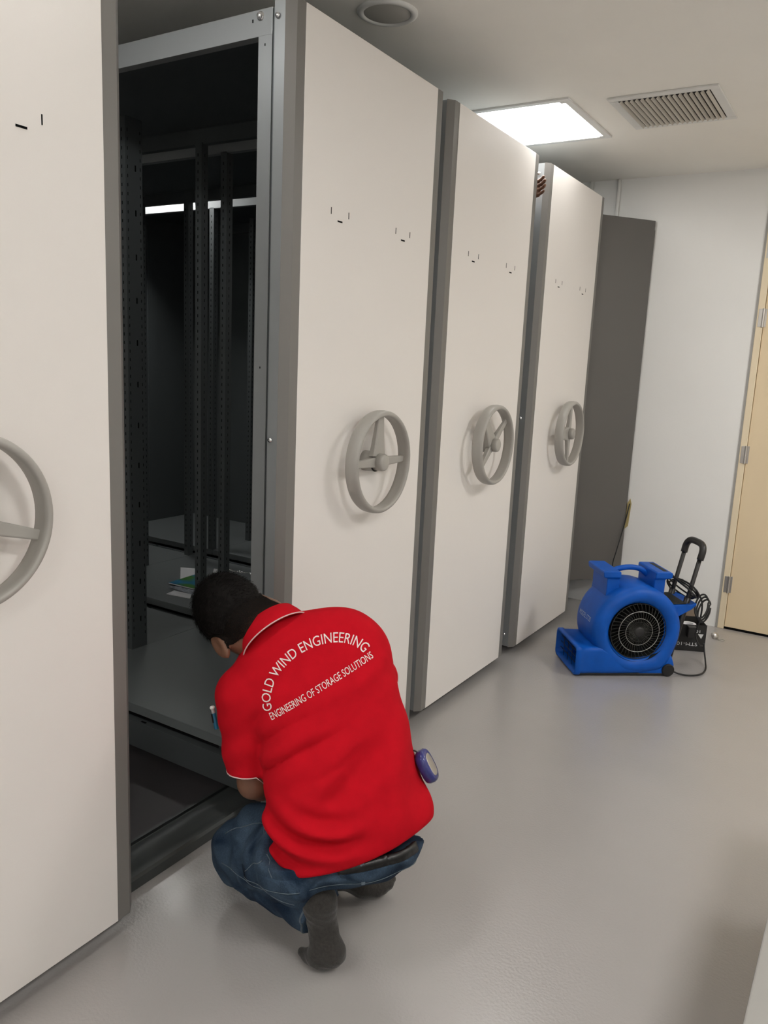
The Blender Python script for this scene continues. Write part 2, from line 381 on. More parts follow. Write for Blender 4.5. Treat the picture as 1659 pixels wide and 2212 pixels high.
# floor tracks
def track(x, label, edge=False):
    if edge: prof = [(x+.10, .001), (x+.10, .030), (x+.092, .036), (x+.070, .036), (x+.060, .040), (x+.045, .044), (x+.030, .0475), (x, .0475), (x-.004, .046), (x-.010, .046), (x-.010, .020), (x-.036, .020), (x-.036, .034), (x-.046, .034), (x-.046, .001)]
    else: prof = [(x+.05, .001), (x+.045, .03), (x+.015, .034), (x+.013, .02), (x-.013, .02), (x-.015, .034), (x-.045, .03), (x-.05, .001)]
    m = MB().prism(prof, lambda p, q, t_: (p, t_, q), -.6, 4.50)
    o = build('floor_track', m, 'track'); smooth_by_angle(o, 25)
    return tag(o, label, 'rail', 'floor tracks under the shelving')
track(-.200, 'dark steel floor track with ramp edge, in front of the kneeling man', True)
track(-1.3, 'dark floor track deeper under the shelving units')
track(-2.3, 'dark floor track far back under the shelving units')
dk = thing('raised_decking', 'dark grey deck boards between the floor tracks', 'decking', (-1.7, 1.95, 0))
for xa, xb in ((-1.245, -.250), (-2.245, -1.355), (-3.10, -2.355)):
    build('deck_board', MB().box(xa, xb, -.6, 4.50, .001, .020), 'decking', dk)
# tall dark grey door of a wall cupboard, ajar
P0 = Vector((.182, 4.812, 0)); dd = Vector((-.627, -.779, 0)); nn = Vector((.779, -.627, 0))
t = thing('cupboard_door', 'tall dark grey steel door standing ajar from far wall beside last unit', 'door', tuple(P0))
L_ = .375
build('leaf', MB().obox(P0+dd*(L_/2)+Vector((0, 0, 1.2425)), (dd, nn, (0, 0, 1)), (L_/2, .009, 1.0475)), 'board', t, bevel=.0015)
build('hinge_strip', MB().box(P0.x-.012, P0.x+.004, P0.y-.006, YW-.001, .24, 2.24), 'board', t)
# cord with yellow tape behind the grey door
o = build('cord', MB().tube([(.205, 4.815, .66), (.19, 4.79, .52), (.175, 4.74, .38), (.165, 4.72, .28), (.20, 4.70, .15), (.22, 4.68, .04), (.28, 4.62, .008), (.36, 4.52, .008)], .0035, 8, 5), 'rubber', smooth=True)
tag(o, 'thin black cord hanging beside the dark grey door', 'cord')
o = build('tape_strip', MB().prism([(.185, .50), (.205, .52), (.212, .66), (.203, .69), (.188, .66)], lambda p, q, t_: (p, t_, q), YW-.004, YW-.001), 'tape')
tag(o, 'strip of yellow tape on wall edge beside dark grey door', 'tape')
# low light-grey bench, lower right corner
t = thing('low_bench', 'plain light grey bench top cut off by lower right corner', 'bench', (1.62, 1.2, 0))
MT['bench'] = mat('bench_laminate', (.28, .27, .255), .45)
build('bench_top', MB().box(1.378, 1.86, .50, 2.35, .385, .42), 'bench', t, bevel=.003)
for x, y in ((1.44, .58), (1.80, .58), (1.44, 2.27), (1.80, 2.27)):
    build('leg', MB().box(x-.02, x+.02, y-.02, y+.02, 0, .385), 'frame', t)
build('modesty_panel', MB().box(1.40, 1.415, .60, 2.25, .03, .385), 'bench', t)

# things on the shelving deck
dz_ = .2005
def slab(c_, z0, z1): return MB().loft([[(x, y, z0) for x, y in c_], [(x, y, z1) for x, y in c_]])
o = build('paper_sheet', slab([(-1.925, 3.207), (-1.815, 3.255), (-1.578, 3.044), (-1.70, 2.99)], dz_, dz_+.0014), 'paper')
tag(o, 'white paper sheet on the deck behind the blue booklet', 'paper')
bk = thing('booklet', 'blue and green booklet lying on the dark shelf deck', 'booklet', (-1.60, 2.98, dz_))
c_ = [(-1.711, 2.916), (-1.722, 3.118), (-1.56, 3.12), (-1.530, 2.923)]
def slab(c_, z0, z1): return MB().loft([[(x, y, z0) for x, y in c_], [(x, y, z1) for x, y in c_]])
build('pages', slab([(x*.998-.003, y) for x, y in c_], dz_+.0062, dz_+.011), 'paper', bk)
build('cover', slab(c_, dz_+.0111, dz_+.0122), 'leaflet', bk)
pl_ = MB(); N = 12
pv = []
for i in range(N+1):
    for j in range(N+1):
        a, b_ = i/N, j/N
        pv.append((-1.67+.20*a+.03*b_, 2.875-.02*a+.10*b_, dz_+.001+.0035*abs(math.sin(a*23+b_*9)*math.cos(b_*17))))
pl_.add(pv, [(i*(N+1)+j, i*(N+1)+j+1, (i+1)*(N+1)+j+1, (i+1)*(N+1)+j) for i in range(N) for j in range(N)])
o = build('plastic_bag', pl_, 'plasticbag'); tag(o, 'crumpled clear plastic bag under the blue booklet', 'bag')
o = build('folded_sheet', slab([(-1.585, 2.785), (-1.598, 2.850), (-1.48, 2.858), (-1.435, 2.805)], dz_+.0005, dz_+.0042), 'paper')
tag(o, 'small folded white paper on the deck edge nearest the man', 'paper')
o = build('paper_label', slab([(-1.761, 3.312), (-1.738, 3.318), (-1.685, 3.256), (-1.708, 3.250)], dz_, dz_+.002), 'paper')
tag(o, 'tiny white paper tag on deck above the man\'s head', 'paper')
ch = MB(); random.seed(3)
px_, py_ = -1.70, 3.33
for k in range(16):
    a = k*.9; px_ += .0125; py_ += .002+.010*math.sin(k*1.3)
    cc = Vector((px_, py_, dz_+.004)); ax = Vector((math.cos(a)*.3, math.sin(a)*.3, 1)).normalized()
    u_ = Vector((math.cos(a), math.sin(a), 0)); v_ = Vector((-math.sin(a), math.cos(a), .25))
    ch.tube([cc+u_*(.010*math.cos(q*PI/4))+v_*(.006*math.sin(q*PI/4)) for q in range(9)], .0016, 5, 1)
o = build('chain', ch, 'chrome', smooth=True); tag(o, 'short silver chain lying on the dark shelf deck', 'chain')
# small metal ring fitting on the floor by the door
t = thing('metal_fitting', 'small shiny metal cap with ring on floor near door', 'fitting', (.807, 4.60, 0))
build('cap', MB().lathe([(0, .022), (.010, .021), (.018, .015), (.022, .004), (.022, 0), (0, 0)], (.797, 4.605, .012), (.55, -.3, .5), 20), 'steel', t, smooth=True)
build('ring', MB().tube([(.838+.016*math.cos(a*PI/8), 4.59+.014*math.sin(a*PI/8), .003) for a in range(17)], .0018, 6, 1), 'steel', t, smooth=True)

# ------------------------------------------------------------------ blue air blower
BO = Vector((.352, 3.545, 0)); BU = Vector((.79, .613, 0)).normalized(); BW = Vector((-BU.y, BU.x, 0))
def B(u, w, z): return BO+BU*u+BW*w+Vector((0, 0, z))
bl = thing('air_blower', 'blue plastic air blower with round black intake grille, by far wall', 'blower', tuple(B(.25, .15, 0)))
# housing: snail section swept across its width with rounded shoulders
cu, cz, R0 = .300, .224, .218
def ring_pts(off, w, n=72):
    out = []
    for j in range(n):
        a = 2*PI*j/n
        rr = R0-off
        u_ = cu+rr*math.cos(a); z_ = cz+rr*math.sin(a)
        # blend lower right into a squarer heel
        if math.sin(a) < -.2 and math.cos(a) > 0:
            k = min(1, (-.2-math.sin(a))/.5)*min(1, math.cos(a)/.35)
            u_ = u_*(1-k*.55)+(.470-off)*k*.55; z_ = z_*(1-k*.55)+(.022+off)*k*.55
        z_ = max(z_, .012+off*.6)
        out.append(B(u_, w, z_))
    return out
Wd = .285
rings = []
for (off, w_) in ((.080, .030), (.074, .016), (.060, .004), (.045, -.001), (.028, .002), (.012, .012), (.003, .028), (0, .050), (0, Wd-.05), (.003, Wd-.028), (.012, Wd-.012), (.028, Wd-.002), (.06, Wd), (.080, Wd-.02)):
    rings.append(ring_pts(off, w_))
hs = MB(); hs.loft(rings, cap=False)
rg = ring_pts(.080, .030); n_ = len(rg)
build('housing', hs, 'blue', bl, smooth=True)
# outlet duct
def rr_pts(u, w0, w1, z0, z1, r=.02, n=5):
    pts = []
    for (cw, cz_, a0) in ((w1-r, z1-r, 0), (w0+r, z1-r, 90), (w0+r, z0+r, 180), (w1-r, z0+r, 270)):
        for k in range(n+1):
            a = math.radians(a0+90*k/n); pts.append(B(u, cw+r*math.cos(a), cz_+r*math.sin(a)))
    return pts
du = MB()
sec = [(.34, .006, .279, .012, .060), (.27, .003, .281, .012, .066), (.215, .000, .283, .012, .092), (.165, -.001, .285, .012, .132), (.13, -.001, .286, .012, .149), (.10, .000, .287, .012, .146), (.03, -.004, .291, .012, .146), (.026, -.009, .296, .007, .151), (.002, -.009, .296, .007, .151), (-.001, -.004, .291, .012, .146), (.002, .003, .284, .019, .139), (.05, .006, .281, .022, .136), (.14, .008, .279, .024, .134)]
du.loft([rr_pts(u_, a, b_, c_, d_, r=.022) for (u_, a, b_, c_, d_) in sec], cap=False)
build('outlet_duct', du, 'blue', bl, smooth=True)
build('outlet_dark', MB().loft([rr_pts(u_, .009, .278, .025, .133, r=.02) for u_ in (.120, .125)]), 'hole', bl)
for k in range(4):
    w_ = .05+k*.06
    build('outlet_bar', MB().tube([B(.022, w_, .02), B(.022, w_, .138)], .0016, 6, 1), 'black', bl, smooth=True)
for z_ in (.05, .08, .11):
    build('outlet_bar', MB().tube([B(.022, .006, z_), B(.022, .281, z_)], .0016, 6, 1), 'black', bl, smooth=True)
# side heel block and base
build('base_plate', MB().loft([rr_pts(u_, .012, .275, .002, .016, r=.006) for u_ in (.02, .46)]), 'rubber', bl)
build('heel', MB().loft([rr_pts(u_, .012, .273, .006, z_, r=.015) for u_, z_ in ((.33, .05), (.44, .10), (.485, .100), (.497, .07))]), 'blue', bl, smooth=True)
for w_ in (.012, .273): build('rear_wheel', MB().lathe([(0, -.010), (.028, -.010), (.031, -.005), (.031, .005), (.028, .010), (0, .010)], B(.470, w_, .032), tuple(BW), 28), 'rubber', bl)
# intake: dark disc, fan, wire grille
gc = B(cu+.004, .022, cz)
MT['intake'] = mat('intake_shadow', (.006, .008, .007), .6)
build('intake_well', MB().lathe([(.150, -.012), (.146, .002), (.142, .02), (.139, .10), (0, .10)], gc, tuple(BW), 48), 'intake', bl, smooth=True)
fan = MB()
for k in range(36):
    a = 2*PI*k/36
    for (ra, rb_, da) in ((.035, .128, .22),):
        p = [gc+BW*.035+BU*(r_*math.cos(a+da*(r_-ra)/(rb_-ra)))+Vector((0, 0, r_*math.sin(a+da*(r_-ra)/(rb_-ra)))) for r_ in (ra, (ra+rb_)/2, rb_)]
        fan.loft([[q-BW*.012, q+BW*.012, q+BW*.012+Vector((.001, 0, .001)), q-BW*.012+Vector((.001, 0, .001))] for q in p])
build('fan', fan, 'black', bl)
gr = MB()
def circ(r, off, tr, n=56):
    return [gc+BW*off+BU*(r*math.cos(2*PI*k/n))+Vector((0, 0, r*math.sin(2*PI*k/n))) for k in range(n+1)]
g = build('intake_grille', MB().tube(circ(.137, -.004, 0), .002, 6, 1).tube(circ(.048, -.012, 0), .0012, 6, 1), 'black', bl, smooth=True)
build('wire_ring', MB().tube(circ(.100, -.012, 0), .0016, 6, 1), 'wire', g, smooth=True)
build('wire_ring', MB().tube(circ(.066, -.013, 0), .0014, 6, 1), 'wire', g, smooth=True)
sp = MB()
for k in range(42):
    a = 2*PI*k/42
    pts = []
    for r_ in (.024, .06, .10, .136):
        aa = a+.38*(r_-.024)/.112
        pts.append(gc+BW*(-.0145+.010*max(0, (r_-.09)/.046))+BU*(r_*math.cos(aa))+Vector((0, 0, r_*math.sin(aa))))
    sp.tube(pts, .0008, 4, 2)
build('wire_spokes', sp, 'darkwire', g)['kind'] = 'stuff'
build('hub_disc', MB().lathe([(0, -.022), (.018, -.020), (.026, -.014), (.026, -.008)], gc, tuple(BW), 24), 'black', g, smooth=True)
# handle brackets and bar
def bracket(u0, u1, hook):
    m = MB()
    prof_z = [(.36, u0-.004, u1+.006), (.44, u0, u1), (.470, u0, u1)]
    rings = []
    for z_, a, b_ in ((.34, u0-.006, u1+.006), (.40, u0, u1), (.466, u0, u1), (.474, u0-(.022 if hook < 0 else 0), u1+(.028 if hook > 0 else 0)), (.498, u0-(.026 if hook < 0 else 0), u1+(.030 if hook > 0 else 0)), (.504, u0-(.020 if hook < 0 else -.004), u1+(.022 if hook > 0 else -.004))):
        e = .0 if z_ < .47 else .012
        rings.append([B(a, .075-e, z_), B(b_, .075-e, z_), B(b_, .265+e, z_), B(a, .265+e, z_)])
    m.loft(rings)
    return m
lb = build('handle_bracket', bracket(.150, .212, -1), 'blue', bl, bevel=.005, bseg=3)
rb2 = build('handle_bracket', bracket(.385, .440, 1), 'blue', bl, bevel=.005, bseg=3)
build('groove', MB().loft([rr_pts(u_, .085, .255, .5000, .5045, r=.002) for u_ in (.430, .452)]), 'intake', rb2)
build('carry_handle', MB().tube([B(.200, .18, .462), B(.23, .18, .486), B(.29, .18, .498), B(.35, .18, .492), B(.395, .18, .462)], .0135, 14, 6), 'blue', bl, smooth=True)
# rear tray, trolley handle
tr_ = MB().loft([[B(.44, .045, .27), B(.44, .27, .27), B(.44, .27, .345), B(.44, .045, .345)], [B(.50, .045, .285), B(.50, .27, .285), B(.50, .27, .347), B(.50, .045, .347)], [B(.575, .05, .325), B(.575, .265, .325), B(.575, .265, .35), B(.575, .05, .35)], [B(.60, .055, .345), B(.60, .26, .345), B(.60, .26, .356), B(.60, .055, .356)]])
build('rear_tray', tr_, 'blue', bl, bevel=.004, bseg=2)
build('tray_insert', MB().loft([rr_pts(u_, .06, .255, .346, .353, r=.002) for u_ in (.46, .55)]), 'intake', bl)
th = []
for w_ in (.085, .245):
    m = MB().tube([B(.505, w_, .04), B(.568, w_, .38), B(.610, w_, .60)], .0105, 12, 1)
    th.append(build('trolley_tube', m, 'black', bl, smooth=True))
    build('tube_socket', MB().tube([B(.52, w_, .13), B(.566, w_, .375)], .0155, 12, 1), 'black', bl, smooth=True)
gp = MB()
pts = [B(.604, .082, .565), B(.612, .082, .605), B(.618, .098, .628), B(.621, .13, .637), B(.621, .20, .637), B(.618, .232, .628), B(.612, .248, .605), B(.604, .248, .565)]
gp.tube(pts, .0165, 14, 4)
build('trolley_grip', gp, 'black', bl, smooth=True)
# power cord: coil hung on the trolley tubes
cw = MB(); random.seed(11)
loop = []
for k in range(5*20):
    a = 2*PI*k/20; j = k//20
    ja = .006*math.sin(j*2.1+a*.5)
    loop.append(B(.572+(.030+.006*j*.5)*math.cos(a)+ja, .165+(.135+.01*math.sin(j*1.7))*math.sin(a), .392+.012*j*.6-.030*math.cos(a+.3*j)-.055*math.sin(a+.5+.12*j)*.6+ja))
cw.tube(loop, .0043, 7, 2)
loop2 = []
for k in range(3*18):
    a = 2*PI*k/18; j = k//18
    loop2.append(B(.62+.028*math.cos(a)+.008*j, .045+.03*math.sin(a)*(1-.15*j), .345+.052*math.sin(a+.7)-.012*j))
cw.tube(loop2, .0043, 7, 2)
cw.tube([B(.585, .20, .435), B(.61, .12, .415), B(.635, .075, .36), B(.635, .07, .27), B(.625, .08, .19), B(.66, .10, .13), B(.69, .12, .115)], .0043, 8, 6)
build('power_cord', cw, 'rubber', bl, smooth=True)
o = build('trailing_cord', MB().tube([B(.485, .05, .035), B(.52, .03, .012), B(.57, .01, .006), B(.64, .02, .006), B(.70, .08, .006), B(.735, .15, .02), B(.745, .19, .06), B(.742, .20, .10)], .0043, 8, 6), 'rubber', bl, smooth=True)
ad = MB().obox(B(.715, .155, .128), (BU, BW, (0, 0, 1)), (.022, .022, .030))
# black carton
BX = Vector((.797, 4.325, 0)); bu = Vector((.895, .446, 0)).normalized(); bw = Vector((-bu.y, bu.x, 0))
bx = thing('black_carton', 'open black carton with silver rolls behind the blue blower', 'box', tuple(BX))
def X(u, w, z): return BX+bu*u+bw*w+Vector((0, 0, z))
Lc, Wc, Hc_ = .235, .16, .145
def wallb(u0, u1, w0, w1, z0, z1): return MB().loft([[X(u0, w0, z), X(u1, w0, z), X(u1, w1, z), X(u0, w1, z)] for z in (z0, z1)])
build('front_side', wallb(-Lc, 0, 0, .003, .001, Hc_), 'blackcard', bx)
build('back_side', wallb(-Lc, 0, Wc-.003, Wc, .001, Hc_), 'blackcard', bx)
build('end_side', wallb(-Lc, -Lc+.003, .003, Wc-.003, .001, Hc_), 'blackcard', bx)
build('end_side', wallb(-.003, 0, .003, Wc-.003, .001, Hc_), 'blackcard', bx)
build('bottom', wallb(-Lc, 0, 0, Wc, .0005, .003), 'blackcard', bx)
build('flap', MB().loft([[X(-Lc, Wc, Hc_), X(0, Wc, Hc_), X(0, Wc+.002, Hc_), X(-Lc, Wc+.002, Hc_)], [X(-Lc+.02, Wc+.03, Hc_+.045), X(-.015, Wc+.03, Hc_+.045), X(-.015, Wc+.032, Hc_+.045), X(-Lc+.02, Wc+.032, Hc_+.045)]]), 'cardin', bx)
for k, (u_, w_) in enumerate(((-.16, .05), (-.07, .06))):
    o = build('tape_roll', MB().lathe([(.022, .0), (.036, .0), (.036, .118), (.022, .118), (.022, 0)], X(u_, w_+.02, .01), (0, 0, 1), 26), 'chrome' if k == 0 else 'paper')
    tag(o, ('silver' if k == 0 else 'white') + ' tape roll standing inside the open black carton', 'tape roll')
pa = build('power_adapter', MB().obox(X(-.085, -.024, .115), (bu, bw, (0, 0, 1)), (.021, .020, .030)), 'black', bevel=.004)
tag(pa, 'black power adapter leaning on the black carton', 'adapter')

def text_mesh(s, size, extrude=0.0, res=3):
    cu_ = bpy.data.curves.new('txt', 'FONT'); cu_.body = s; cu_.size = size; cu_.align_x = 'CENTER'; cu_.align_y = 'CENTER'
    cu_.resolution_u = res
    ob = bpy.data.objects.new('txt', cu_); COL.objects.link(ob)
    dg = bpy.context.evaluated_depsgraph_get(); dg.update()
    me = bpy.data.meshes.new_from_object(ob.evaluated_get(dg)); bpy.data.objects.remove(ob)
    V = np.array([v.co[:] for v in me.vertices]); F = [tuple(p.vertices) for p in me.polygons]
    bpy.data.meshes.remove(me)
    return V, F
def flat_text(name, s, size, org, ax, ay, m, parent, wid=None, flip=False):
    V, F = text_mesh(s, size); ax = Vector(ax).normalized(); ay = Vector(ay).normalized()
    if wid: V[:, 0] *= wid/(V[:, 0].max()-V[:, 0].min())
    b_ = MB(); b_.add([Vector(org)+ax*v[0]+ay*v[1] for v in V], F)
    return build(name, b_, m, parent)
tdir = -bu
flat_text('lettering', 'STM-106-1', .026, X(-.115, -.0012, .040), tdir, (0, 0, -1), 'white_ink', bx, .145)
flat_text('lettering', '106-', .020, X(-.055, -.0012, .112), tdir, (0, 0, -1), 'white_ink', bx, .05)
sy = MB().add([X(-.075, -.0012, .075), X(-.047, -.0012, .075), X(-.061, -.0012, .097), X(-.043, -.0012, .097), X(-.014, -.0012, .097), X(-.024, -.0012, .072)], [(0, 1, 2), (3, 5, 4)])
build('symbol', sy, 'white_ink', bx)
# lettering on the drum of the blower (follows the curve)
V, F = text_mesh('MODEL ST20', .034)
V[:, 0] *= .150/(V[:, 0].max()-V[:, 0].min())
b_ = MB(); ang0 = math.radians(171)
b_.add([B(cu+(R0+.0009)*math.cos(ang0-v[1]/R0), .150-v[0], cz+(R0+.0009)*math.sin(ang0-v[1]/R0)) for v in V], F)
build('lettering', b_, 'blue_ink', bl)
# ------------------------------------------------------------------ figures: signed distance fields turned into one continuous mesh
def surface_net(fn, lo, hi, h):
    lo = np.array(lo, float); hi = np.array(hi, float)
    n = np.ceil((hi-lo)/h).astype(int)+1
    ax = [lo[i]+h*np.arange(n[i]) for i in range(3)]
    X_, Y_, Z_ = np.meshgrid(*ax, indexing='ij', sparse=False)
    P = np.stack([X_, Y_, Z_], -1).astype(np.float32)
    D = fn(P).astype(np.float32)
    S = D < 0
    nc = tuple(k-1 for k in n)
    acc = np.zeros(nc+(3,), np.float32); cnt = np.zeros(nc, np.float32)
    corners = [(i, j, k) for i in (0, 1) for j in (0, 1) for k in (0, 1)]
    def sub(A_, c): return A_[c[0]:c[0]+nc[0], c[1]:c[1]+nc[1], c[2]:c[2]+nc[2]]
    for a in corners:
        for d_ in range(3):
            if a[d_] == 0:
                b_ = list(a); b_[d_] = 1
                da, db = sub(D, a), sub(D, b_)
                m = sub(S, a) != sub(S, b_)
                t_ = np.where(m, da/(da-db+1e-12), 0)
                for q in range(3):
                    acc[..., q] += np.where(m, a[q]+(t_ if q == d_ else 0), 0)
                cnt += m
    act = cnt > 0
    idx = -np.ones(nc, int); idx[act] = np.arange(act.sum())
    cell = np.argwhere(act)
    V_ = (cell+acc[act]/cnt[act][:, None])*h+lo
    F_ = []
    for d_ in range(3):
        o1, o2 = [q for q in range(3) if q != d_]
        s0 = [slice(1, -1)]*3; s0[d_] = slice(0, -1)
        s1 = list(s0); s1[d_] = slice(1, None)
        e = S[tuple(s0)] != S[tuple(s1)]
        w_ = np.argwhere(e)
        sgn = S[tuple(s0)][e]
        base = w_+1; base[:, d_] = w_[:, d_]
        def c(a, b_):
            q = base.copy(); q[:, o1] -= a; q[:, o2] -= b_
            return idx[q[:, 0], q[:, 1], q[:, 2]]
        Q = np.stack([c(0, 0), c(1, 0), c(1, 1), c(0, 1)], 1)
        flip = sgn if d_ != 1 else ~sgn
        Q[~flip] = Q[~flip][:, ::-1]
        F_.append(Q)
    F_ = np.concatenate(F_); F_ = F_[(F_ >= 0).all(1)]
    return V_, F_
def rc(P, a, b_, ra, rb_):
    a = np.array(a, np.float32); b_ = np.array(b_, np.float32); ab = b_-a
    t_ = np.clip(((P-a)@ab)/float(ab@ab), 0, 1)
    return np.linalg.norm(P-a-t_[..., None]*ab, axis=-1)-(ra+(rb_-ra)*t_)
def ell(P, c, axes, r):
    A_ = np.array([list(Vector(q).normalized()) for q in axes], np.float32)
    q = (P-np.array(c, np.float32))@A_.T; r = np.array(r, np.float32)
    k0 = np.linalg.norm(q/r, axis=-1); k1 = np.linalg.norm(q/(r*r), axis=-1)
    return k0*(k0-1)/np.maximum(k1, 1e-6)
def smin(a, b_, k):
    h_ = np.clip(.5+.5*(b_-a)/k, 0, 1); return b_+(a-b_)*h_-k*h_*(1-h_)
def smax(a, b_, k): return -smin(-a, -b_, k)
def plane(P, p, n_):   # negative behind the plane
    n_ = np.array(Vector(n_).normalized(), np.float32); return (P-np.array(p, np.float32))@n_
def net_mesh(name, V_, F_, m, parent):
    off = ORIGIN[parent.name]
    me = bpy.data.meshes.new(name); me.from_pydata((V_-np.array(off)).tolist(), [], F_.tolist()); me.update()
    bm = bmesh.new(); bm.from_mesh(me); bmesh.ops.recalc_face_normals(bm, faces=bm.faces)
    for _ in range(2): bmesh.ops.smooth_vert(bm, verts=bm.verts, factor=.5, use_axis_x=True, use_axis_y=True, use_axis_z=True)
    bm.to_mesh(me); bm.free()
    me.polygons.foreach_set('use_smooth', [True]*len(me.polygons))
    me.materials.append(MT[m] if isinstance(m, str) else m)
    o = bpy.data.objects.new(name, me); COL.objects.link(o); o.parent = parent; ORIGIN[o.name] = off
    return o
def v3(*a): return np.array(a, float)

# ---- joints of the kneeling man (metres)
hipL, hipR = v3(.385, 1.395, .235), v3(.475, 1.555, .235)
kneL, kneR = np.array((0.1370, 1.4480, 0.1180)), v3(.13, 1.66, .075)
ankL, ankR = np.array((0.4190, 1.4060, 0.1150)), v3(.335, 1.595, .070)
shL, shR = np.array((0.1790, 1.4130, 0.6000)), np.array((0.3850, 1.6220, 0.7000))
elL, elR = np.array((0.2070, 1.4210, 0.3670)), np.array((0.3430, 1.7880, 0.5150))
wrL, wrR = v3(.155, 1.575, .275), v3(.20, 1.72, .33)
T = [np.array((0.4850, 1.4550, 0.2570)), np.array((0.4600, 1.4800, 0.3370)), np.array((0.4270, 1.5020, 0.4170)), np.array((0.3860, 1.5210, 0.5080)), np.array((0.3390, 1.5310, 0.6030)), np.array((0.2870, 1.5420, 0.6920))]
TW = [.060, .080, .076, .073, .077, .088]       # half distance of the side columns
TR = [.100, .108, .106, .102, .098, .088]       # radius of the columns
lat = [v3(.72,.69,0.0), v3(.74,.67,.02), v3(.74,.66,.06), v3(.73,.66,.12), v3(.71,.65,.22), v3(.70,.64,.28)]
neck0, neck1 = np.array((0.2380, 1.5190, 0.7280)), np.array((0.1740, 1.4980, 0.7580))
headC = np.array((0.0920, 1.4640, 0.7770))
Hc = Vector((-0.9499, 0.1321, 0.2785)).normalized()          # crown direction
Hl = Vector((0.3794, -0.7720, -0.6580)); Hl = (Hl-Hc*Hl.dot(Hc)).normalized()   # towards his left ear
Hf = Hc.cross(Hl).normalized()                        # face direction
if Hf.y < 0: Hf = -Hf
def torso(P, off, k0=0):
    d_ = None
    for k in range(k0, len(T)-1):
        for s in (-1, 0, 1):
            a = T[k]+lat[k]*TW[k]*s; b_ = T[k+1]+lat[k+1]*TW[k+1]*s
            q = rc(P, a, b_, TR[k]+off+(.006 if s == 0 else 0), TR[k+1]+off+(.006 if s == 0 else 0))
            d_ = q if d_ is None else smin(d_, q, .035)
    for sh, sg in ((shL, -1), (shR, 1)):
        q = rc(P, T[5]+lat[5]*.04*sg+v3(0, 0, .02), sh, .072+off, .062+off); d_ = smin(d_, q, .05)
    return d_
def hand(wr, fw, side, nrm, curl=.9, s=1.0):
    # returns capsules: palm and five unequal bent fingers
    wr = Vector(wr); fw = Vector(fw).normalized(); side = Vector(side); side = (side-fw*side.dot(fw)).normalized(); nrm = fw.cross(side) if nrm is None else Vector(nrm)
    nrm = (nrm-fw*nrm.dot(fw)-side*nrm.dot(side)).normalized()
    pr_ = []
    for k, l_ in zip((-1.5, -.5, .5, 1.5), (.088, .094, .092, .086)):
        pr_.append((wr+side*(k*.009*s), wr+fw*(l_*s)+side*(k*.020*s), .016*s, .0125*s))
    for k, L1, r_ in zip((1.5, .5, -.5, -1.5), (.074, .084, .078, .060), (.0088, .0092, .0088, .0078)):
        p = wr+fw*(.090*s)+side*(k*.0205*s); ang = .25
        for q, fr in enumerate((.46, .31, .23)):
            ang += curl*(.55, .75, .55)[q]
            n_ = p+(fw*math.cos(ang)+nrm*math.sin(ang))*(L1*fr*s)
            pr_.append((p, n_, r_*s*(1-.06*q), r_*s*(.94-.06*q))); p = n_
    p = wr+fw*(.022*s)+side*(.018*s); d1 = (fw*.6+side*.75+nrm*.35).normalized(); d2 = (fw*.85+side*.15+nrm*.5).normalized()
    p1 = p+d1*(.045*s); p2 = p1+d2*(.030*s); p3 = p2+d2*(.024*s)
    pr_ += [(p, p1, .0145*s, .0115*s), (p1, p2, .0108*s, .010*s), (p2, p3, .010*s, .0085*s)]
    return pr_
handsL = hand(wrL, (-.9, .25, -.25), (.1, .8, .6), (0, .2, -1), .8)
handsR = hand(wrR, (-.75, -.45, -.35), (-.2, .8, .5), (0, -.2, -1), .8)
def head_sdf(P):
    H0 = Vector(headC)
    d_ = ell(P, H0, (Hl, Hf, Hc), (.074, .094, .088))                       # cranium
    d_ = smin(d_, ell(P, H0+Hf*.030-Hc*.055, (Hl, Hf, Hc), (.062, .062, .062)), .03)   # face mass
    d_ = smin(d_, ell(P, H0+Hf*.066-Hc*.105, (Hl, Hf, Hc), (.034, .024, .020)), .03)   # chin
    for s in (-1, 1):
        d_ = smin(d_, rc(P, H0+Hl*(s*.050)-Hc*.065, H0+Hf*.06+Hl*(s*.026)-Hc*.105, .018, .014), .02)  # jaw
        d_ = smin(d_, ell(P, H0+Hf*.078+Hl*(s*.030)-Hc*.042, (Hl, Hf, Hc), (.018, .012, .014)), .012)  # cheek
    d_ = smin(d_, rc(P, H0+Hf*.088-Hc*.010+Hl*.025, H0+Hf*.088-Hc*.010-Hl*.025, .008, .008), .015)     # brow
    d_ = smin(d_, rc(P, H0+Hf*.090-Hc*.018, H0+Hf*.110-Hc*.048, .007, .011), .008)      # nose
    for s in (-1, 1):
        d_ = smin(d_, ell(P, H0+Hf*.096-Hc*.050+Hl*(s*.011), (Hl, Hf, Hc), (.008, .008, .006)), .005)
        d_ = smax(d_, -ell(P, H0+Hf*.094-Hc*.022+Hl*(s*.031), (Hl, Hf, Hc), (.012, .010, .008)), .006)
    for z_, r_ in ((-.072, .0055), (-.080, .0065)):
        d_ = smin(d_, rc(P, H0+Hf*.088+Hc*z_-Hl*.016, H0+Hf*.088+Hc*z_+Hl*.016, r_, r_), .005)
    # ears
    for s in (-1, 1):
        E0 = H0+Hl*(s*.082)-Hc*.050-Hf*.002
        en = (Hl*s*.85-Hf*.5).normalized(); e2 = (Hc*.95-Hf*.25).normalized(); e3 = en.cross(e2)
        o_ = ell(P, E0, (en, e2, e3), (.012, .040, .026))
        o_ = smax(o_, -ell(P, E0+en*.011+e2*.003, (en, e2, e3), (.009, .022, .012)), .004)
        d_ = smin(d_, o_, .006)
    return d_
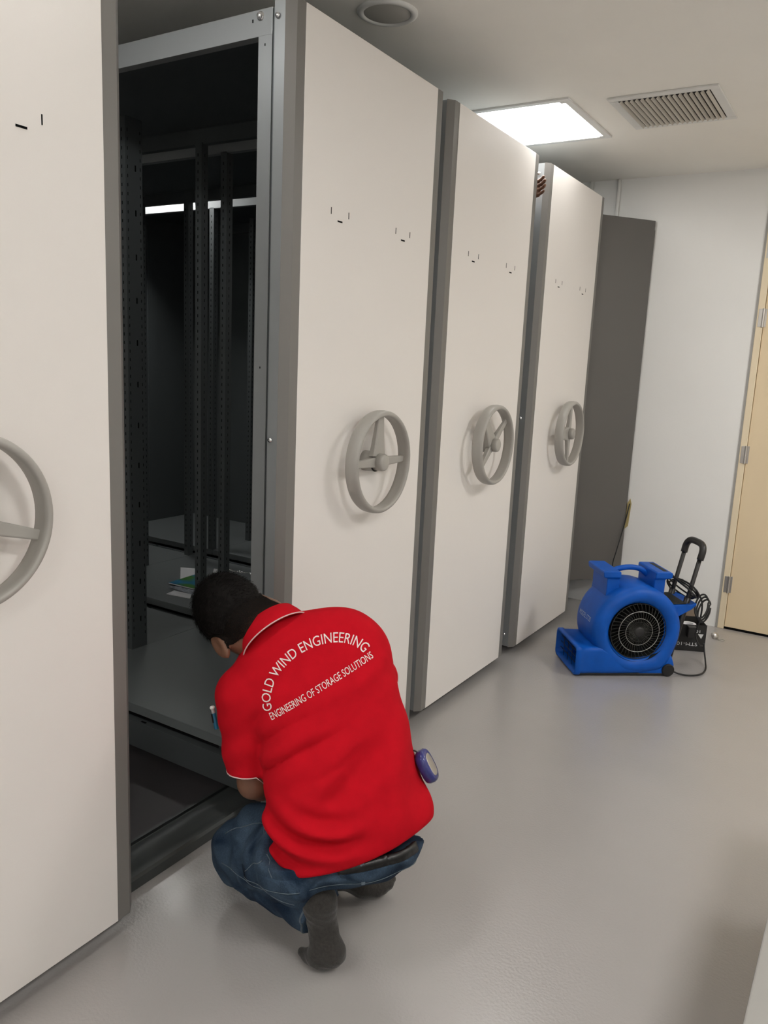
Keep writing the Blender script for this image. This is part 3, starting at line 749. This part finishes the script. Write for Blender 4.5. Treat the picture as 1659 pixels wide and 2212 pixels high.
def body_sdf(P):
    d_ = torso(P, -.020, 1)
    d_ = smin(d_, rc(P, T[5]+v3(0, 0, .01), neck0, .070, .058), .04)
    d_ = smin(d_, rc(P, neck0, neck1, .060, .056), .03)
    d_ = smin(d_, rc(P, neck1, np.array(Vector(headC)-Hc*.03-Hf*.02), .056, .058), .03)
    d_ = smin(d_, head_sdf(P), .022)
    for a, b_, c_ in ((shL, elL, wrL), (shR, elR, wrR)):
        d_ = smin(d_, rc(P, a, b_, .048, .039), .03)
        d_ = smin(d_, rc(P, b_, b_+(c_-b_)*.35, .0385, .041), .015)
        d_ = smin(d_, rc(P, b_+(c_-b_)*.35, c_, .041, .026), .02)
    for pr_ in (handsL, handsR):
        for i, (a, b_, ra, rb_) in enumerate(pr_): d_ = smin(d_, rc(P, a, b_, ra, rb_), .010 if i < 4 else .003)
    for h_, k_, a_ in ((hipL, kneL, ankL), (hipR, kneR, ankR)):
        d_ = smin(d_, rc(P, h_, k_, .066, .048), .03); d_ = smin(d_, rc(P, k_, a_, .050, .034), .02)
    return d_
def foot_prims(which):
    if which == 'L':
        heel, arch, ball, toe = np.array((0.4540, 1.3830, 0.1570)), np.array((0.4590, 1.3900, 0.0920)), np.array((0.4990, 1.3780, 0.0440)), np.array((0.4420, 1.3630, -0.0090))
        ball2 = np.array((0.4700, 1.3630, 0.0300))
    else:
        heel, arch, ball, toe = v3(.355, 1.605, .062), v3(.395, 1.632, .050), v3(.425, 1.668, .038), v3(.465, 1.705, .034)
        ball2 = v3(.415, 1.632, .034)
    return heel, arch, ball, ball2, toe
def foot_sdf(P, which, off):
    heel, arch, ball, ball2, toe = foot_prims(which)
    an = ankL if which == 'L' else ankR
    d_ = rc(P, an, heel+(an-heel)*.3, .038+off, .041+off)
    d_ = smin(d_, rc(P, heel, arch, (.042 if which == 'L' else .038)+off, .031+off), .014)
    if which == 'L':
        d_ = smin(d_, rc(P, arch, ball, .027+off, .033+off), .02)
        d_ = smin(d_, rc(P, arch, ball2, .026+off, .027+off), .02)
        for k, q in enumerate((np.array((0.4260, 1.3630, 0.0110)), np.array((0.4410, 1.3580, -0.0010)), np.array((0.4710, 1.3580, -0.0020)), np.array((0.4940, 1.3670, 0.0060)))):
            d_ = smin(d_, rc(P, ball2 if k < 2 else ball, q+v3(-.012, .006, 0), .020+off, .0115+off), .012)
    else:
        d_ = smin(d_, rc(P, arch, ball, .030+off, .030+off), .02); d_ = smin(d_, rc(P, arch, ball2, .030+off, .028+off), .02)
        for k, q in enumerate((v3(.463, 1.705, .036), v3(.468, 1.685, .030), v3(.462, 1.665, .026), v3(.452, 1.648, .022))):
            d_ = smin(d_, rc(P, ball if k < 2 else ball2, q, .022+off, .0125+off), .012)
    return smax(d_, -(P[..., 2]-.0015), .006)
def body_full(P):
    d_ = body_sdf(P)
    for w_ in 'LR': d_ = smin(d_, foot_sdf(P, w_, -.007), .02)
    return smax(d_, -(P[..., 2]-.004), .006)
man = thing('person', 'kneeling man in red polo shirt and blue jeans, back turned, working on the shelving', 'person', (.40, 1.45, 0))

# skin with a short-cropped nape shade painted by distance along the head (his real hairline)
V_, F_ = surface_net(body_full, (-.10, 1.15, 0), (.74, 1.86, .98), .0058)
body = net_mesh('body', V_, F_, 'skin', man)

# ---- hair: cap following the skull, with a ragged edge
def hair_sdf(P):
    H0 = Vector(headC)
    d_ = ell(P, H0+Hc*.010-Hf*.008, (Hl, Hf, Hc), (.086, .108, .102))
    d_ = smin(d_, ell(P, H0+Hf*.045+Hc*.052, (Hl, Hf, Hc), (.062, .055, .046)), .02)   # longer fringe at the front
    q = P-np.array(H0, np.float32)
    c_ = q@np.array(Hc, np.float32); f_ = q@np.array(Hf, np.float32); l_ = q@np.array(Hl, np.float32)
    n_ = .0011*np.sin(c_*210+f_*90+2*np.sin(l_*70))*np.sin(l_*170+1.3*np.sin(f_*110))+.0007*np.sin(f_*330+l_*240)
    d_ = d_+n_
    for s in (-1, 1):
        d_ = smax(d_, -(np.linalg.norm(P-np.array(H0+Hl*(s*.092)-Hc*.052+Hf*.006, np.float32), axis=-1)-.043), .008)
    cut = np.where(f_ > 0, .012+f_*.15, -.052+.0*f_)        # hairline height (crown axis)
    edge = -(c_-(-.062+np.clip((f_+.010)/.05, 0, 1)*.045+np.clip((f_-.045)/.04, 0, 1)*.045))
    return smax(d_, edge, .022)
V_, F_ = surface_net(hair_sdf, tuple(np.array(headC)-.17), tuple(np.array(headC)+.17), .0036)
hair = net_mesh('hair', V_, F_, 'hair', man)
# short strands that break up the outline
hm = hair.data; st = MB(); rnd = random.Random(5); off_h = ORIGIN[hair.name]
vn = [(v.co+off_h, v.normal.copy()) for v in hm.vertices]
for k in range(5200):
    p, n_ = vn[rnd.randrange(len(vn))]
    q = p-Vector(headC)
    c_ = q.dot(Hc); f_ = q.dot(Hf)
    if min((q-Hl*(t_*.092)+Hc*.044).length for t_ in (-1, 1)) < .050: continue
    flow = (Hf*.7+Hc*(-.35)+Hl*(.5 if q.dot(Hl) > 0 else -.5)); flow = (flow-n_*flow.dot(n_)).normalized()
    ln = (.010 if c_ < 0 else .015+.010*max(0, f_*8))*(.6+rnd.random()*.8)
    d_ = (flow*1.0+n_*(.30+.25*rnd.random())+Vector((rnd.uniform(-.3, .3), rnd.uniform(-.3, .3), rnd.uniform(-.3, .3)))).normalized()
    sd = d_.cross(n_).normalized()*.0007
    m_ = p+d_*(ln*.55)+n_*.001; t_ = p+d_*ln-n_*(ln*.12)
    st.add([p-n_*.001-sd, p-n_*.001+sd, m_+sd*.7, m_-sd*.7, t_], [(0, 1, 2, 3), (3, 2, 4)])
s_o = build('hair_strands', st, 'hair', man); s_o['kind'] = 'stuff'
# cropped hair fading towards the nape: a thin shell whose colour thins out with the hairline
def nape_sdf(P):
    H0 = Vector(headC)
    q = P-np.array(H0, np.float32)
    c_ = q@np.array(Hc, np.float32); f_ = q@np.array(Hf, np.float32)
    d_ = body_sdf_local(P)-.0016
    e1 = -(c_+.125+.35*np.clip(f_, -.1, 0)); e2 = f_-.026+np.clip(-c_-.03, 0, 1)*.7
    e3 = c_-.0
    for s in (-1, 1):
        d_ = smax(d_, -(np.linalg.norm(P-np.array(H0+Hl*(s*.094)-Hc*.052+Hf*.006, np.float32), axis=-1)-.036), .004)
    return smax(smax(smax(d_, e1, .004), e2, .004), e3, .004)
def body_sdf_local(P):
    d_ = rc(P, neck0, neck1, .060, .056)
    d_ = smin(d_, rc(P, neck1, np.array(Vector(headC)-Hc*.03-Hf*.02), .056, .058), .03)
    return smin(d_, head_sdf(P), .022)
V_, F_ = surface_net(nape_sdf, tuple(np.array(headC)-.17), tuple(np.array(headC)+.17), .0036)
def nape_mat():
    m, nt, b = new_mat('cropped_hair'); b.inputs['Roughness'].default_value = .9; b.inputs['Specular IOR Level'].default_value = .1
    tc = nt.nodes.new('ShaderNodeTexCoord')
    o_ = Vector(headC)-ORIGIN[man.name]
    dt = nt.nodes.new('ShaderNodeVectorMath'); dt.operation = 'DOT_PRODUCT'; dt.inputs[1].default_value = tuple(Hc)
    sb = nt.nodes.new('ShaderNodeVectorMath'); sb.operation = 'SUBTRACT'; sb.inputs[1].default_value = tuple(o_)
    nt.links.new(tc.outputs['Object'], sb.inputs[0]); nt.links.new(sb.outputs['Vector'], dt.inputs[0])
    mr = nt.nodes.new('ShaderNodeMapRange'); mr.inputs['From Min'].default_value = -.140; mr.inputs['From Max'].default_value = -.080
    nt.links.new(dt.outputs['Value'], mr.inputs['Value'])
    n = nt.nodes.new('ShaderNodeTexNoise'); n.inputs['Scale'].default_value = 500
    nt.links.new(tc.outputs['Object'], n.inputs['Vector'])
    ad = nt.nodes.new('ShaderNodeMath'); ad.operation = 'ADD'; nt.links.new(mr.outputs['Result'], ad.inputs[0])
    ns = nt.nodes.new('ShaderNodeMath'); ns.operation = 'MULTIPLY_ADD'; ns.inputs[1].default_value = 1.0; ns.inputs[2].default_value = -.5
    nt.links.new(n.outputs['Fac'], ns.inputs[0]); nt.links.new(ns.outputs[0], ad.inputs[1])
    mx = nt.nodes.new('ShaderNodeMix'); mx.data_type = 'RGBA'; mx.inputs['A'].default_value = (.075, .038, .024, 1); mx.inputs['B'].default_value = (.006, .0048, .004, 1)
    nt.links.new(ad.outputs[0], mx.inputs['Factor']); nt.links.new(mx.outputs['Result'], b.inputs['Base Color'])
    return m
MT['nape'] = nape_mat()
nm_ = net_mesh('cropped_nape_hair', V_, F_, 'nape', man)
st = MB(); vn = [(v.co+off_h, v.normal.copy()) for v in nm_.data.vertices]
for k in range(5000):
    p, n_ = vn[rnd.randrange(len(vn))]
    c_ = (p-Vector(headC)).dot(Hc)
    if c_ < -.075-rnd.random()*.05: continue
    flow = -Hc+Vector((rnd.uniform(-.4, .4), rnd.uniform(-.4, .4), rnd.uniform(-.4, .4))); flow = (flow-n_*flow.dot(n_)).normalized()
    d_ = (flow+n_*.25).normalized(); ln = .006+.004*rnd.random(); sd = d_.cross(n_).normalized()*.0005
    st.add([p-sd, p+sd, p+d_*ln], [(0, 1, 2)])
build('nape_strands', st, 'hair', man)['kind'] = 'stuff'
# eyes and brows
for s in (-1, 1):
    e = Vector(headC)+Hf*.083-Hc*.022+Hl*(s*.031)
    ey = build('eye', MB().lathe([(0, -.011), (.006, -.0092), (.0102, -.004), (.011, 0), (.0102, .004), (.006, .0092), (0, .011)], e, tuple(Hf), 16), 'eye', man, smooth=True)
    build('iris', MB().lathe([(0, .0116), (.0048, .0112), (.0052, .0098)], e, tuple(Hf), 14), 'hair', ey, smooth=True)
    bc = Vector(headC)+Hf*.094-Hc*.006+Hl*(s*.030)
    build('eyebrow', MB().tube([bc-Hl*.014, bc+Hc*.002, bc+Hl*.014], .003, 6, 3), 'hair', man, smooth=True)

# ---- shirt
cen = T[3]; Ln = lat[3]/np.linalg.norm(lat[3]); Nn = v3(.51684, -.83596, .18452); Nn = Nn-Ln*(Nn@Ln); Nn /= np.linalg.norm(Nn); Un = np.cross(Nn, Ln); Un = Un if Un[2] > 0 else -Un
hemP = T[0]+v3(0, 0, 0)
def folds(P):
    q = P-cen.astype(np.float32)
    a = q@Ln.astype(np.float32); b_ = q@Un.astype(np.float32)
    n_ = q@Nn.astype(np.float32)
    back = np.clip((n_+.02)/.08, 0, 1)
    # diagonal pulls running from the left armpit and waist up towards the right shoulder blade
    s = b_*.83-a*.56+.018*np.sin(a*17+1.)
    m1 = np.exp(-((b_-.0)/.085)**2)*np.clip((.08-a)/.16, 0, 1)
    f = .0190*m1*(np.abs(np.sin(s*55+.6))**.7-.5)
    s2 = b_*.62-a*.79+.02*np.sin(b_*14)
    m2 = np.exp(-((b_+.07)/.08)**2)*np.exp(-((a-.01)/.12)**2)
    f += .0140*m2*np.sin(s2*50+2.)
    # slack swags above the hem on the left
    rr_ = np.sqrt((a+.02)**2+(b_-.0)**2)
    m3 = np.exp(-((b_+.19)/.06)**2)*np.clip((.05-a)/.10, 0, 1)
    f += .0160*m3*np.sin(rr_*112+.4)
    # broad soft folds on the right side
    m4 = np.clip((a-.02)/.08, 0, 1)*np.exp(-((b_+.10)/.14)**2)
    f += .0105*m4*np.sin((a*.94-b_*.30)*50+.8)
    # shoulder
    m5 = np.exp(-((b_-.16)/.05)**2)
    f += .0040*m5*np.sin((b_*.9-a*.5)*80)
    return f*back
def shirt_sdf(P):
    d_ = torso(P, .004)
    # cloth bellies out over the hips
    d_ = smin(d_, rc(P, T[1]+lat[1]*.10, T[1]-lat[1]*.07, .092, .092), .04)
    d_ = d_-folds(P)
    # hem
    hp = np.array((0.5040, 1.3890, 0.2590)); hn = Vector(-Un*.94+Nn*.34)
    q = P-np.array(hp, np.float32)
    al = q@Ln.astype(np.float32)
    hem = plane(P, hp, hn)+.9*al*al+np.clip(al, 0, 1)*.10+np.clip(-al, 0, 1)*(-.10)
    d_ = smax(d_, hem, .006)
    # sleeves
    for sh, el_, cut, r0, r1 in ((shL, elL, .83, .071, .066), (shR, elR, .66, .070, .066)):
        ax_ = (el_-sh)
        q = rc(P, sh, sh+ax_*1.1, r0, r1)
        u_ = ax_/np.linalg.norm(ax_)
        t_ = (P-sh.astype(np.float32))@u_.astype(np.float32)
        q = q-.0030*np.sin(t_*70+4*((P-sh.astype(np.float32))@Ln.astype(np.float32))*8)*np.clip(t_*12, 0, 1)
        q = smax(q, t_-np.linalg.norm(ax_)*cut, .004)
        d_ = smin(d_, q, .016)
    d_ = smin(d_, rc(P, T[5]+v3(0, 0, .01), np.array((0.2160, 1.5050, 0.7240)), .085, .070), .03)
    # neck opening
    nd = (np.array(neck1)-np.array(neck0)); nd /= np.linalg.norm(nd)
    return d_
V_, F_ = surface_net(shirt_sdf, (-.06, 1.12, .15), (.80, 1.92, .98), .0058)
shirt = net_mesh('polo_shirt', V_, F_, 'shirt', man)
off_m = ORIGIN[man.name]
sme = shirt.data
bvh = BVHTree.FromPolygons([v.co+off_m for v in sme.vertices], [tuple(p.vertices) for p in sme.polygons])
# sleeve piping: ring around each sleeve opening
def ring_on(o_pt, axis, rad, rtube, name, parent, m, bv, out=.0, frac=None, n=60, lift=.0008):
    ax_ = Vector(axis).normalized(); u_ = ax_.orthogonal().normalized(); v_ = ax_.cross(u_); pts = []
    for k in range(n+1):
        a = 2*PI*k/n; d_ = u_*math.cos(a)+v_*math.sin(a)
        hit = bv.ray_cast(Vector(o_pt)+d_*rad, -d_, rad)
        if hit[0] is not None: pts.append(hit[0]+d_*lift)
    return build(name, MB().tube(pts, rtube, 6, 1), m, parent, smooth=True)
for sh, el_, cut in ((shL, elL, .83), (shR, elR, .66)):
    ax_ = el_-sh; c_ = sh+ax_*(cut-.018)
    ring_on(c_, ax_, .12, .0017, 'piping', shirt, 'piping', bvh)
    c_ = sh+ax_*(cut-.055)
# collar: a band around the neck with a folded fall
ndir = Vector((-0.9182, 0.1661, 0.6144)).normalized()
cc0 = Vector(np.array((0.1990, 1.4940, 0.7480)))
ca = Vector(Ln); ca = (ca-ndir*ca.dot(ndir)).normalized(); cb = ndir.cross(ca)
cm = MB(); rings = []
for (r_, h_) in ((.060, .026), (.064, .031), (.070, .028), (.077, .008), (.082, -.012), (.085, -.020), (.083, -.022), (.072, -.004), (.060, .0)):
    rings.append([cc0+ndir*(h_+.012*math.cos(2*PI*j/48-PI*.2)*0)+(ca*math.cos(2*PI*j/48)*1.12+cb*math.sin(2*PI*j/48))*r_ for j in range(48)])
cm.loft(rings, cap=False)
col = build('collar', cm, 'shirt', shirt, smooth=True)
build('collar_piping', MB().tube([cc0+ndir*(-.0205)+(ca*math.cos(2*PI*j/48)*1.12+cb*math.sin(2*PI*j/48))*.0858 for j in range(49)], .0017, 6, 1), 'piping', shirt, smooth=True)

# printed lettering on the back, laid onto the cloth
def lay(V2, F2, org, ax_, ay_, nrm, name):
    ax_ = Vector(ax_); ay_ = Vector(ay_); nrm = Vector(nrm).normalized()
    bm = bmesh.new(); vv = [bm.verts.new((float(v[0]), float(v[1]), 0)) for v in V2]
    for f in F2:
        try: bm.faces.new([vv[i] for i in f])
        except ValueError: pass
    bmesh.ops.subdivide_edges(bm, edges=[e for e in bm.edges if e.calc_length() > .012], cuts=2)
    bmesh.ops.triangulate(bm, faces=bm.faces)
    bm.verts.index_update(); vs_ = []
    for v in bm.verts:
        p = Vector(org)+ax_*v.co.x+ay_*v.co.y
        hit = bvh.ray_cast(p+nrm*.3, -nrm, .6)
        vs_.append((hit[0]+nrm*.0012) if hit[0] is not None else p)
    fs = [tuple(v.index for v in f.verts) for f in bm.faces]
    bm.free()
    return build(name, MB().add(vs_, fs), 'print', shirt)
TXO = Vector(np.array((0.3820, 1.4510, 0.6680))); TXX = (Vector(np.array((0.4770, 1.5240, 0.7280)))-Vector(np.array((0.2980, 1.3820, 0.5870)))).normalized()
TXN = Vector((.51684, -.83596, .18452)); TXX = (TXX-TXN*TXX.dot(TXN)).normalized(); TXY = TXN.cross(TXX)
if TXY.z < 0: TXY = -TXY
V2, F2 = text_mesh('ENGINEERING OF STORAGE SOLUTIONS', .03)
V2[:, 0] *= .277/(V2[:, 0].max()-V2[:, 0].min()); V2[:, 1] *= .0175/(V2[:, 1].max()-V2[:, 1].min())
lay(V2, F2, TXO+TXX*.001-TXY*.008, TXX, TXY, TXN, 'lettering')
# arched line
s_ = 'GOLD WIND ENGINEERING'
V2, F2 = text_mesh(s_, .03)
ea, eb = .1355, .0955
ths = np.linspace(math.radians(176), math.radians(6), 400)
ex, ey = ea*np.cos(ths), eb*np.sin(ths)
sl_ = np.concatenate([[0], np.cumsum(np.hypot(np.diff(ex), np.diff(ey)))])
xx = (V2[:, 0]-V2[:, 0].min())/(V2[:, 0].max()-V2[:, 0].min())*sl_[-1]
yy = (V2[:, 1]-V2[:, 1].mean())/(V2[:, 1].max()-V2[:, 1].min())*.0235
cx_ = np.interp(xx, sl_, ex); cy_ = np.interp(xx, sl_, ey)
tx = np.interp(xx, sl_, np.gradient(ex, sl_)); ty = np.interp(xx, sl_, np.gradient(ey, sl_))
V2 = np.stack([cx_-ty*yy, cy_+tx*yy, 0*xx], 1)
lay(V2, F2, TXO, TXX, TXY, TXN, 'lettering')

# ---- jeans
def leg_folds(P, amp):
    x, y, z = P[..., 0], P[..., 1], P[..., 2]
    return amp*(np.sin(x*62+z*48+2*np.sin(y*21))*.6+np.sin(z*85-x*38+3*np.sin(x*15))*.4)
def jeans_sdf(P):
    d_ = None
    for (h_, k_, a_, s) in ((hipL, kneL, ankL, 'L'), (hipR, kneR, ankR, 'R')):
        th_ = rc(P, h_, k_, .105, .064)
        up = v3(0, 0, .0)
        sh_ = rc(P, k_+v3(0, 0, -.020), a_+(a_-k_)*.12, .060, .058)
        q = smin(th_, sh_, .005)
        if s == 'L':
            q = smin(q, rc(P, np.array((0.1970, 1.4570, 0.2350)), np.array((0.1150, 1.4360, 0.1520)), .052, .050), .03)
        # trouser leg opening
        cutn = Vector((a_-k_)/np.linalg.norm(a_-k_)); cutn = (cutn+Vector((0, 0, -.25 if s == 'L' else 0))).normalized()
        cp = Vector(a_)+cutn*(.020 if s == 'L' else -.01)
        q = smax(q, plane(P, cp, cutn), .004)
        d_ = q if d_ is None else smin(d_, q, .02)
    # seat and waist
    seat = ell(P, np.array((0.4770, 1.4910, 0.2830)), (lat[0], (0, 0, 1), np.cross(lat[0], (0, 0, 1.))), (.172, .104, .132))
    d_ = smin(d_, seat, .05)
    m = leg_folds(P, .0045)
    d_ = d_-m
    # waist cut, tilted with the pelvis
    wp = np.array((0.5450, 1.3950, 0.2770)); wn = Vector(Un*.97-Nn*.05)
    q = P-np.array(wp, np.float32); al = q@Ln.astype(np.float32)
    cut = plane(P, wp, wn)-.30*np.clip(-al-.04, 0, .06)
    near = (P-np.array(hipL, np.float32))@np.array((.9, -.3, .3), np.float32)
    d_ = np.where(near > -.02, smax(d_, cut, .004), smax(d_, plane(P, np.array((0.5450, 1.3950, 0.2770))+v3(0,0,.06), (0, 0, 1)), .01))
    return smax(d_, -(P[..., 2]-.002), .008)
V_, F_ = surface_net(jeans_sdf, (-.04, 1.15, -.012), (.78, 1.86, .50), .0062)
jeans = net_mesh('jeans', V_, F_, 'denim', man)
jme = jeans.data
jbvh = BVHTree.FromPolygons([v.co+off_m for v in jme.vertices], [tuple(p.vertices) for p in jme.polygons])
# raw hem ring of the visible trouser leg
def onto(pts, n_, bv, lift, far=.12):
    out = []; n_ = Vector(n_).normalized()
    for p in pts:
        hit = bv.ray_cast(Vector(p)+n_*far, -n_, far*2)
        if hit[0] is not None: out.append(hit[0]+n_*lift)
    return out
vn_ = Vector((.51684, -.83596, .18452))
# seams and pocket edges
for nm, pts in (('seam', [np.array((0.1420, 1.3780, 0.1400)), np.array((0.2300, 1.3860, 0.1470)), np.array((0.3270, 1.3780, 0.1660)), np.array((0.4020, 1.3750, 0.1560))]),
                ('pocket_edge', [np.array((0.2360, 1.3730, 0.1800)), np.array((0.2630, 1.3740, 0.2160)), np.array((0.2960, 1.3770, 0.2460))]),
                ('pocket_edge', [np.array((0.3050, 1.3720, 0.2550)), np.array((0.3200, 1.3670, 0.2390)), np.array((0.3390, 1.3620, 0.2210))]),
                ('seam', [np.array((0.2800, 1.3870, 0.2820)), np.array((0.2340, 1.3790, 0.2660)), np.array((0.1820, 1.3770, 0.2400)), np.array((0.1380, 1.3780, 0.2040))])):
    Pn = []
    for i in range(len(pts)-1):
        for k in range(6): Pn.append(Vector(pts[i]).lerp(Vector(pts[i+1]), k/6))
    o_ = onto(Pn, vn_, jbvh, .0004)
    if len(o_) > 3: build(nm, MB().tube(o_, .0012, 5, 1), 'loop', jeans, smooth=True)
ax_ = (Vector(ankL)-Vector(kneL)).normalized()
hemn = (ax_+Vector((0, 0, -.25))).normalized()
ring_on(Vector(ankL)+hemn*.0125, hemn, .12, .0028, 'hem', jeans, 'loop', jbvh, lift=-.0006)
# belt: a strip laid around the back of the waist
wp = Vector(np.array((0.5450, 1.3950, 0.2770))); wu = Vector(Un*.97-Nn*.05).normalized(); Lv = Vector(Ln); Nv = Vector(Nn)
seatc = Vector(np.array((0.4880, 1.4700, 0.2660)))
bm_ = []
def around(h_, lift, a0=-115, a1=115, n=44):
    out = []
    c0 = Vector(wp)+wu*h_-Nv*.10
    for k in range(n+1):
        a = math.radians(a0+(a1-a0)*k/n); d_ = (Nv*math.cos(a)+Lv*math.sin(a)); d_ = (d_-wu*d_.dot(wu)).normalized()
        hit = jbvh.ray_cast(c0-wu*max(0, h_+.006)+d_*.3, -d_, .4)
        out.append(hit[0]+wu*max(0, h_+.006)+d_*lift if hit[0] is not None else c0+d_*.12)
    return out
def strip(h0, h1, l0, l1, a0=-115, a1=115, n=44):
    A0, A1, A2, A3 = around(h0, l0, a0, a1, n), around(h1, l0, a0, a1, n), around(h1, l1, a0, a1, n), around(h0, l1, a0, a1, n)
    m = MB(); m.loft([[A0[i], A1[i], A2[i], A3[i]] for i in range(len(A0))]); return m
belt = build('belt', strip(-.010, .012, -.004, .0030, -22, 74), 'belt', man, smooth=True)
build('waistband', strip(-.046, -.010, -.004, .0016), 'denim', jeans, smooth=True)
for a in (14, 17.5):
    pass
build('belt_loop', strip(-.045, .008, .0025, .0060, 4, 9, 3), 'loop', jeans)
build('stitch_line', MB().tube(around(-.0425, .0020), .0009, 5, 1), 'loop', jeans, smooth=True)
# ---- socks
for w_, lab in (('L', 'charcoal sock, sole facing the room'), ('R', 'charcoal sock partly hidden behind his seat')):
    def fs(P): 
        d_ = foot_sdf(P, w_, .0)
        return d_+.0008*np.sin(P[..., 2]*300+P[..., 0]*120)
    c_ = np.array(foot_prims(w_)[1]); V_, F_ = surface_net(fs, tuple(np.maximum(c_-.17, (-9, -9, -.01))), tuple(c_+.17), .0042)
    so = net_mesh('sock', V_, F_, 'sock', man); so['label'] = lab
# ---- pen clipped at his sleeve / chest pocket
pp = Vector(np.array((0.1200, 1.3690, 0.5380))); pd = (Vector(np.array((0.1150, 1.3660, 0.5670)))-pp).normalized()
pn = thing('pen', 'blue pen with white cap sticking out at the kneeling man\'s left side', 'pen', tuple(pp))
build('barrel', MB().lathe([(0, -.03), (.0055, -.03), (.0055, .012), (0, .012)], pp, tuple(pd), 14), 'pen_blue', pn, smooth=False)
build('cap', MB().lathe([(0, .0121), (.0042, .0121), (.0042, .024), (.0062, .0245), (.0066, .028), (.005, .0305), (0, .031)], pp, tuple(pd), 16), 'whiteplastic', pn, smooth=True)
build('clip', MB().obox(pp+pd*.0+Vector((.0, -.0068, 0)), (pd, (0, -1, 0), pd.cross(Vector((0, -1, 0)))), (.012, .001, .0016)), 'black', pn)
# ---- tape case hanging at his right hip
tc0 = Vector(np.array((0.5910, 1.6280, 0.4480))); tu = (Vector(np.array((0.5540, 1.6360, 0.4790)))-Vector(np.array((0.6010, 1.6470, 0.4000)))).normalized()
tw = Vector((.92, .30, .1)); tw = (tw-tu*tw.dot(tu)).normalized(); tv = tu.cross(tw)
tm = thing('tape_measure', 'blue tape measure case clipped at kneeling man\'s right hip', 'tape measure', tuple(tc0))
def disc(c, r1, r2, hw, rr):
    m = MB(); rings = []
    for (k_, w_) in ((.78, -hw), (.93, -hw*.85), (1, -hw*.4), (1, hw*.4), (.93, hw*.85), (.78, hw)):
        rings.append([c+tu*(r1*k_*abs(math.cos(a))**.75*math.copysign(1, math.cos(a)))+tv*(r2*k_*abs(math.sin(a))**.75*math.copysign(1, math.sin(a)))+tw*w_ for a in [2*PI*j/36 for j in range(36)]])
    m.loft(rings); return m
build('case', disc(tc0, .042, .032, .014, 0), 'tape_blue', tm, smooth=True)
build('label_face', disc(tc0+tw*.0125, .030, .022, .002, 0), 'steel', tm, smooth=True)
build('clip', MB().tube([tc0+tu*.040-tw*.006, tc0+tu*.048-tw*.012, tc0+tu*.045-tw*.018], .0022, 6, 3), 'black', tm, smooth=True)

# ---- second person: only a hand shows, gripping the edge between the third and fourth units
p2 = thing('person', 'hand of a second person gripping the edge between last two shelving units', 'person', (-.12, 3.535, 2.20))
w0 = Vector((-.070, 3.560, 2.245))
hp = hand(w0-Vector((.035, 0, .03)), (.95, -.10, .20), (-.20, 0, .97), (.1, -1, 0), .35, .92)
def hand_sdf(P):
    d_ = rc(P, w0-Vector((.035, 0, .03)), w0+Vector((-.30, .01, -.16)), .026, .036)
    for i, (a, b_, ra, rb_) in enumerate(hp): d_ = smin(d_, rc(P, a, b_, ra, rb_), .010 if i < 4 else .003)
    return d_
V_, F_ = surface_net(hand_sdf, (-.46, 3.46, 1.96), (.08, 3.63, 2.38), .0034)
net_mesh('hand_and_forearm', V_, F_, 'skin', p2)
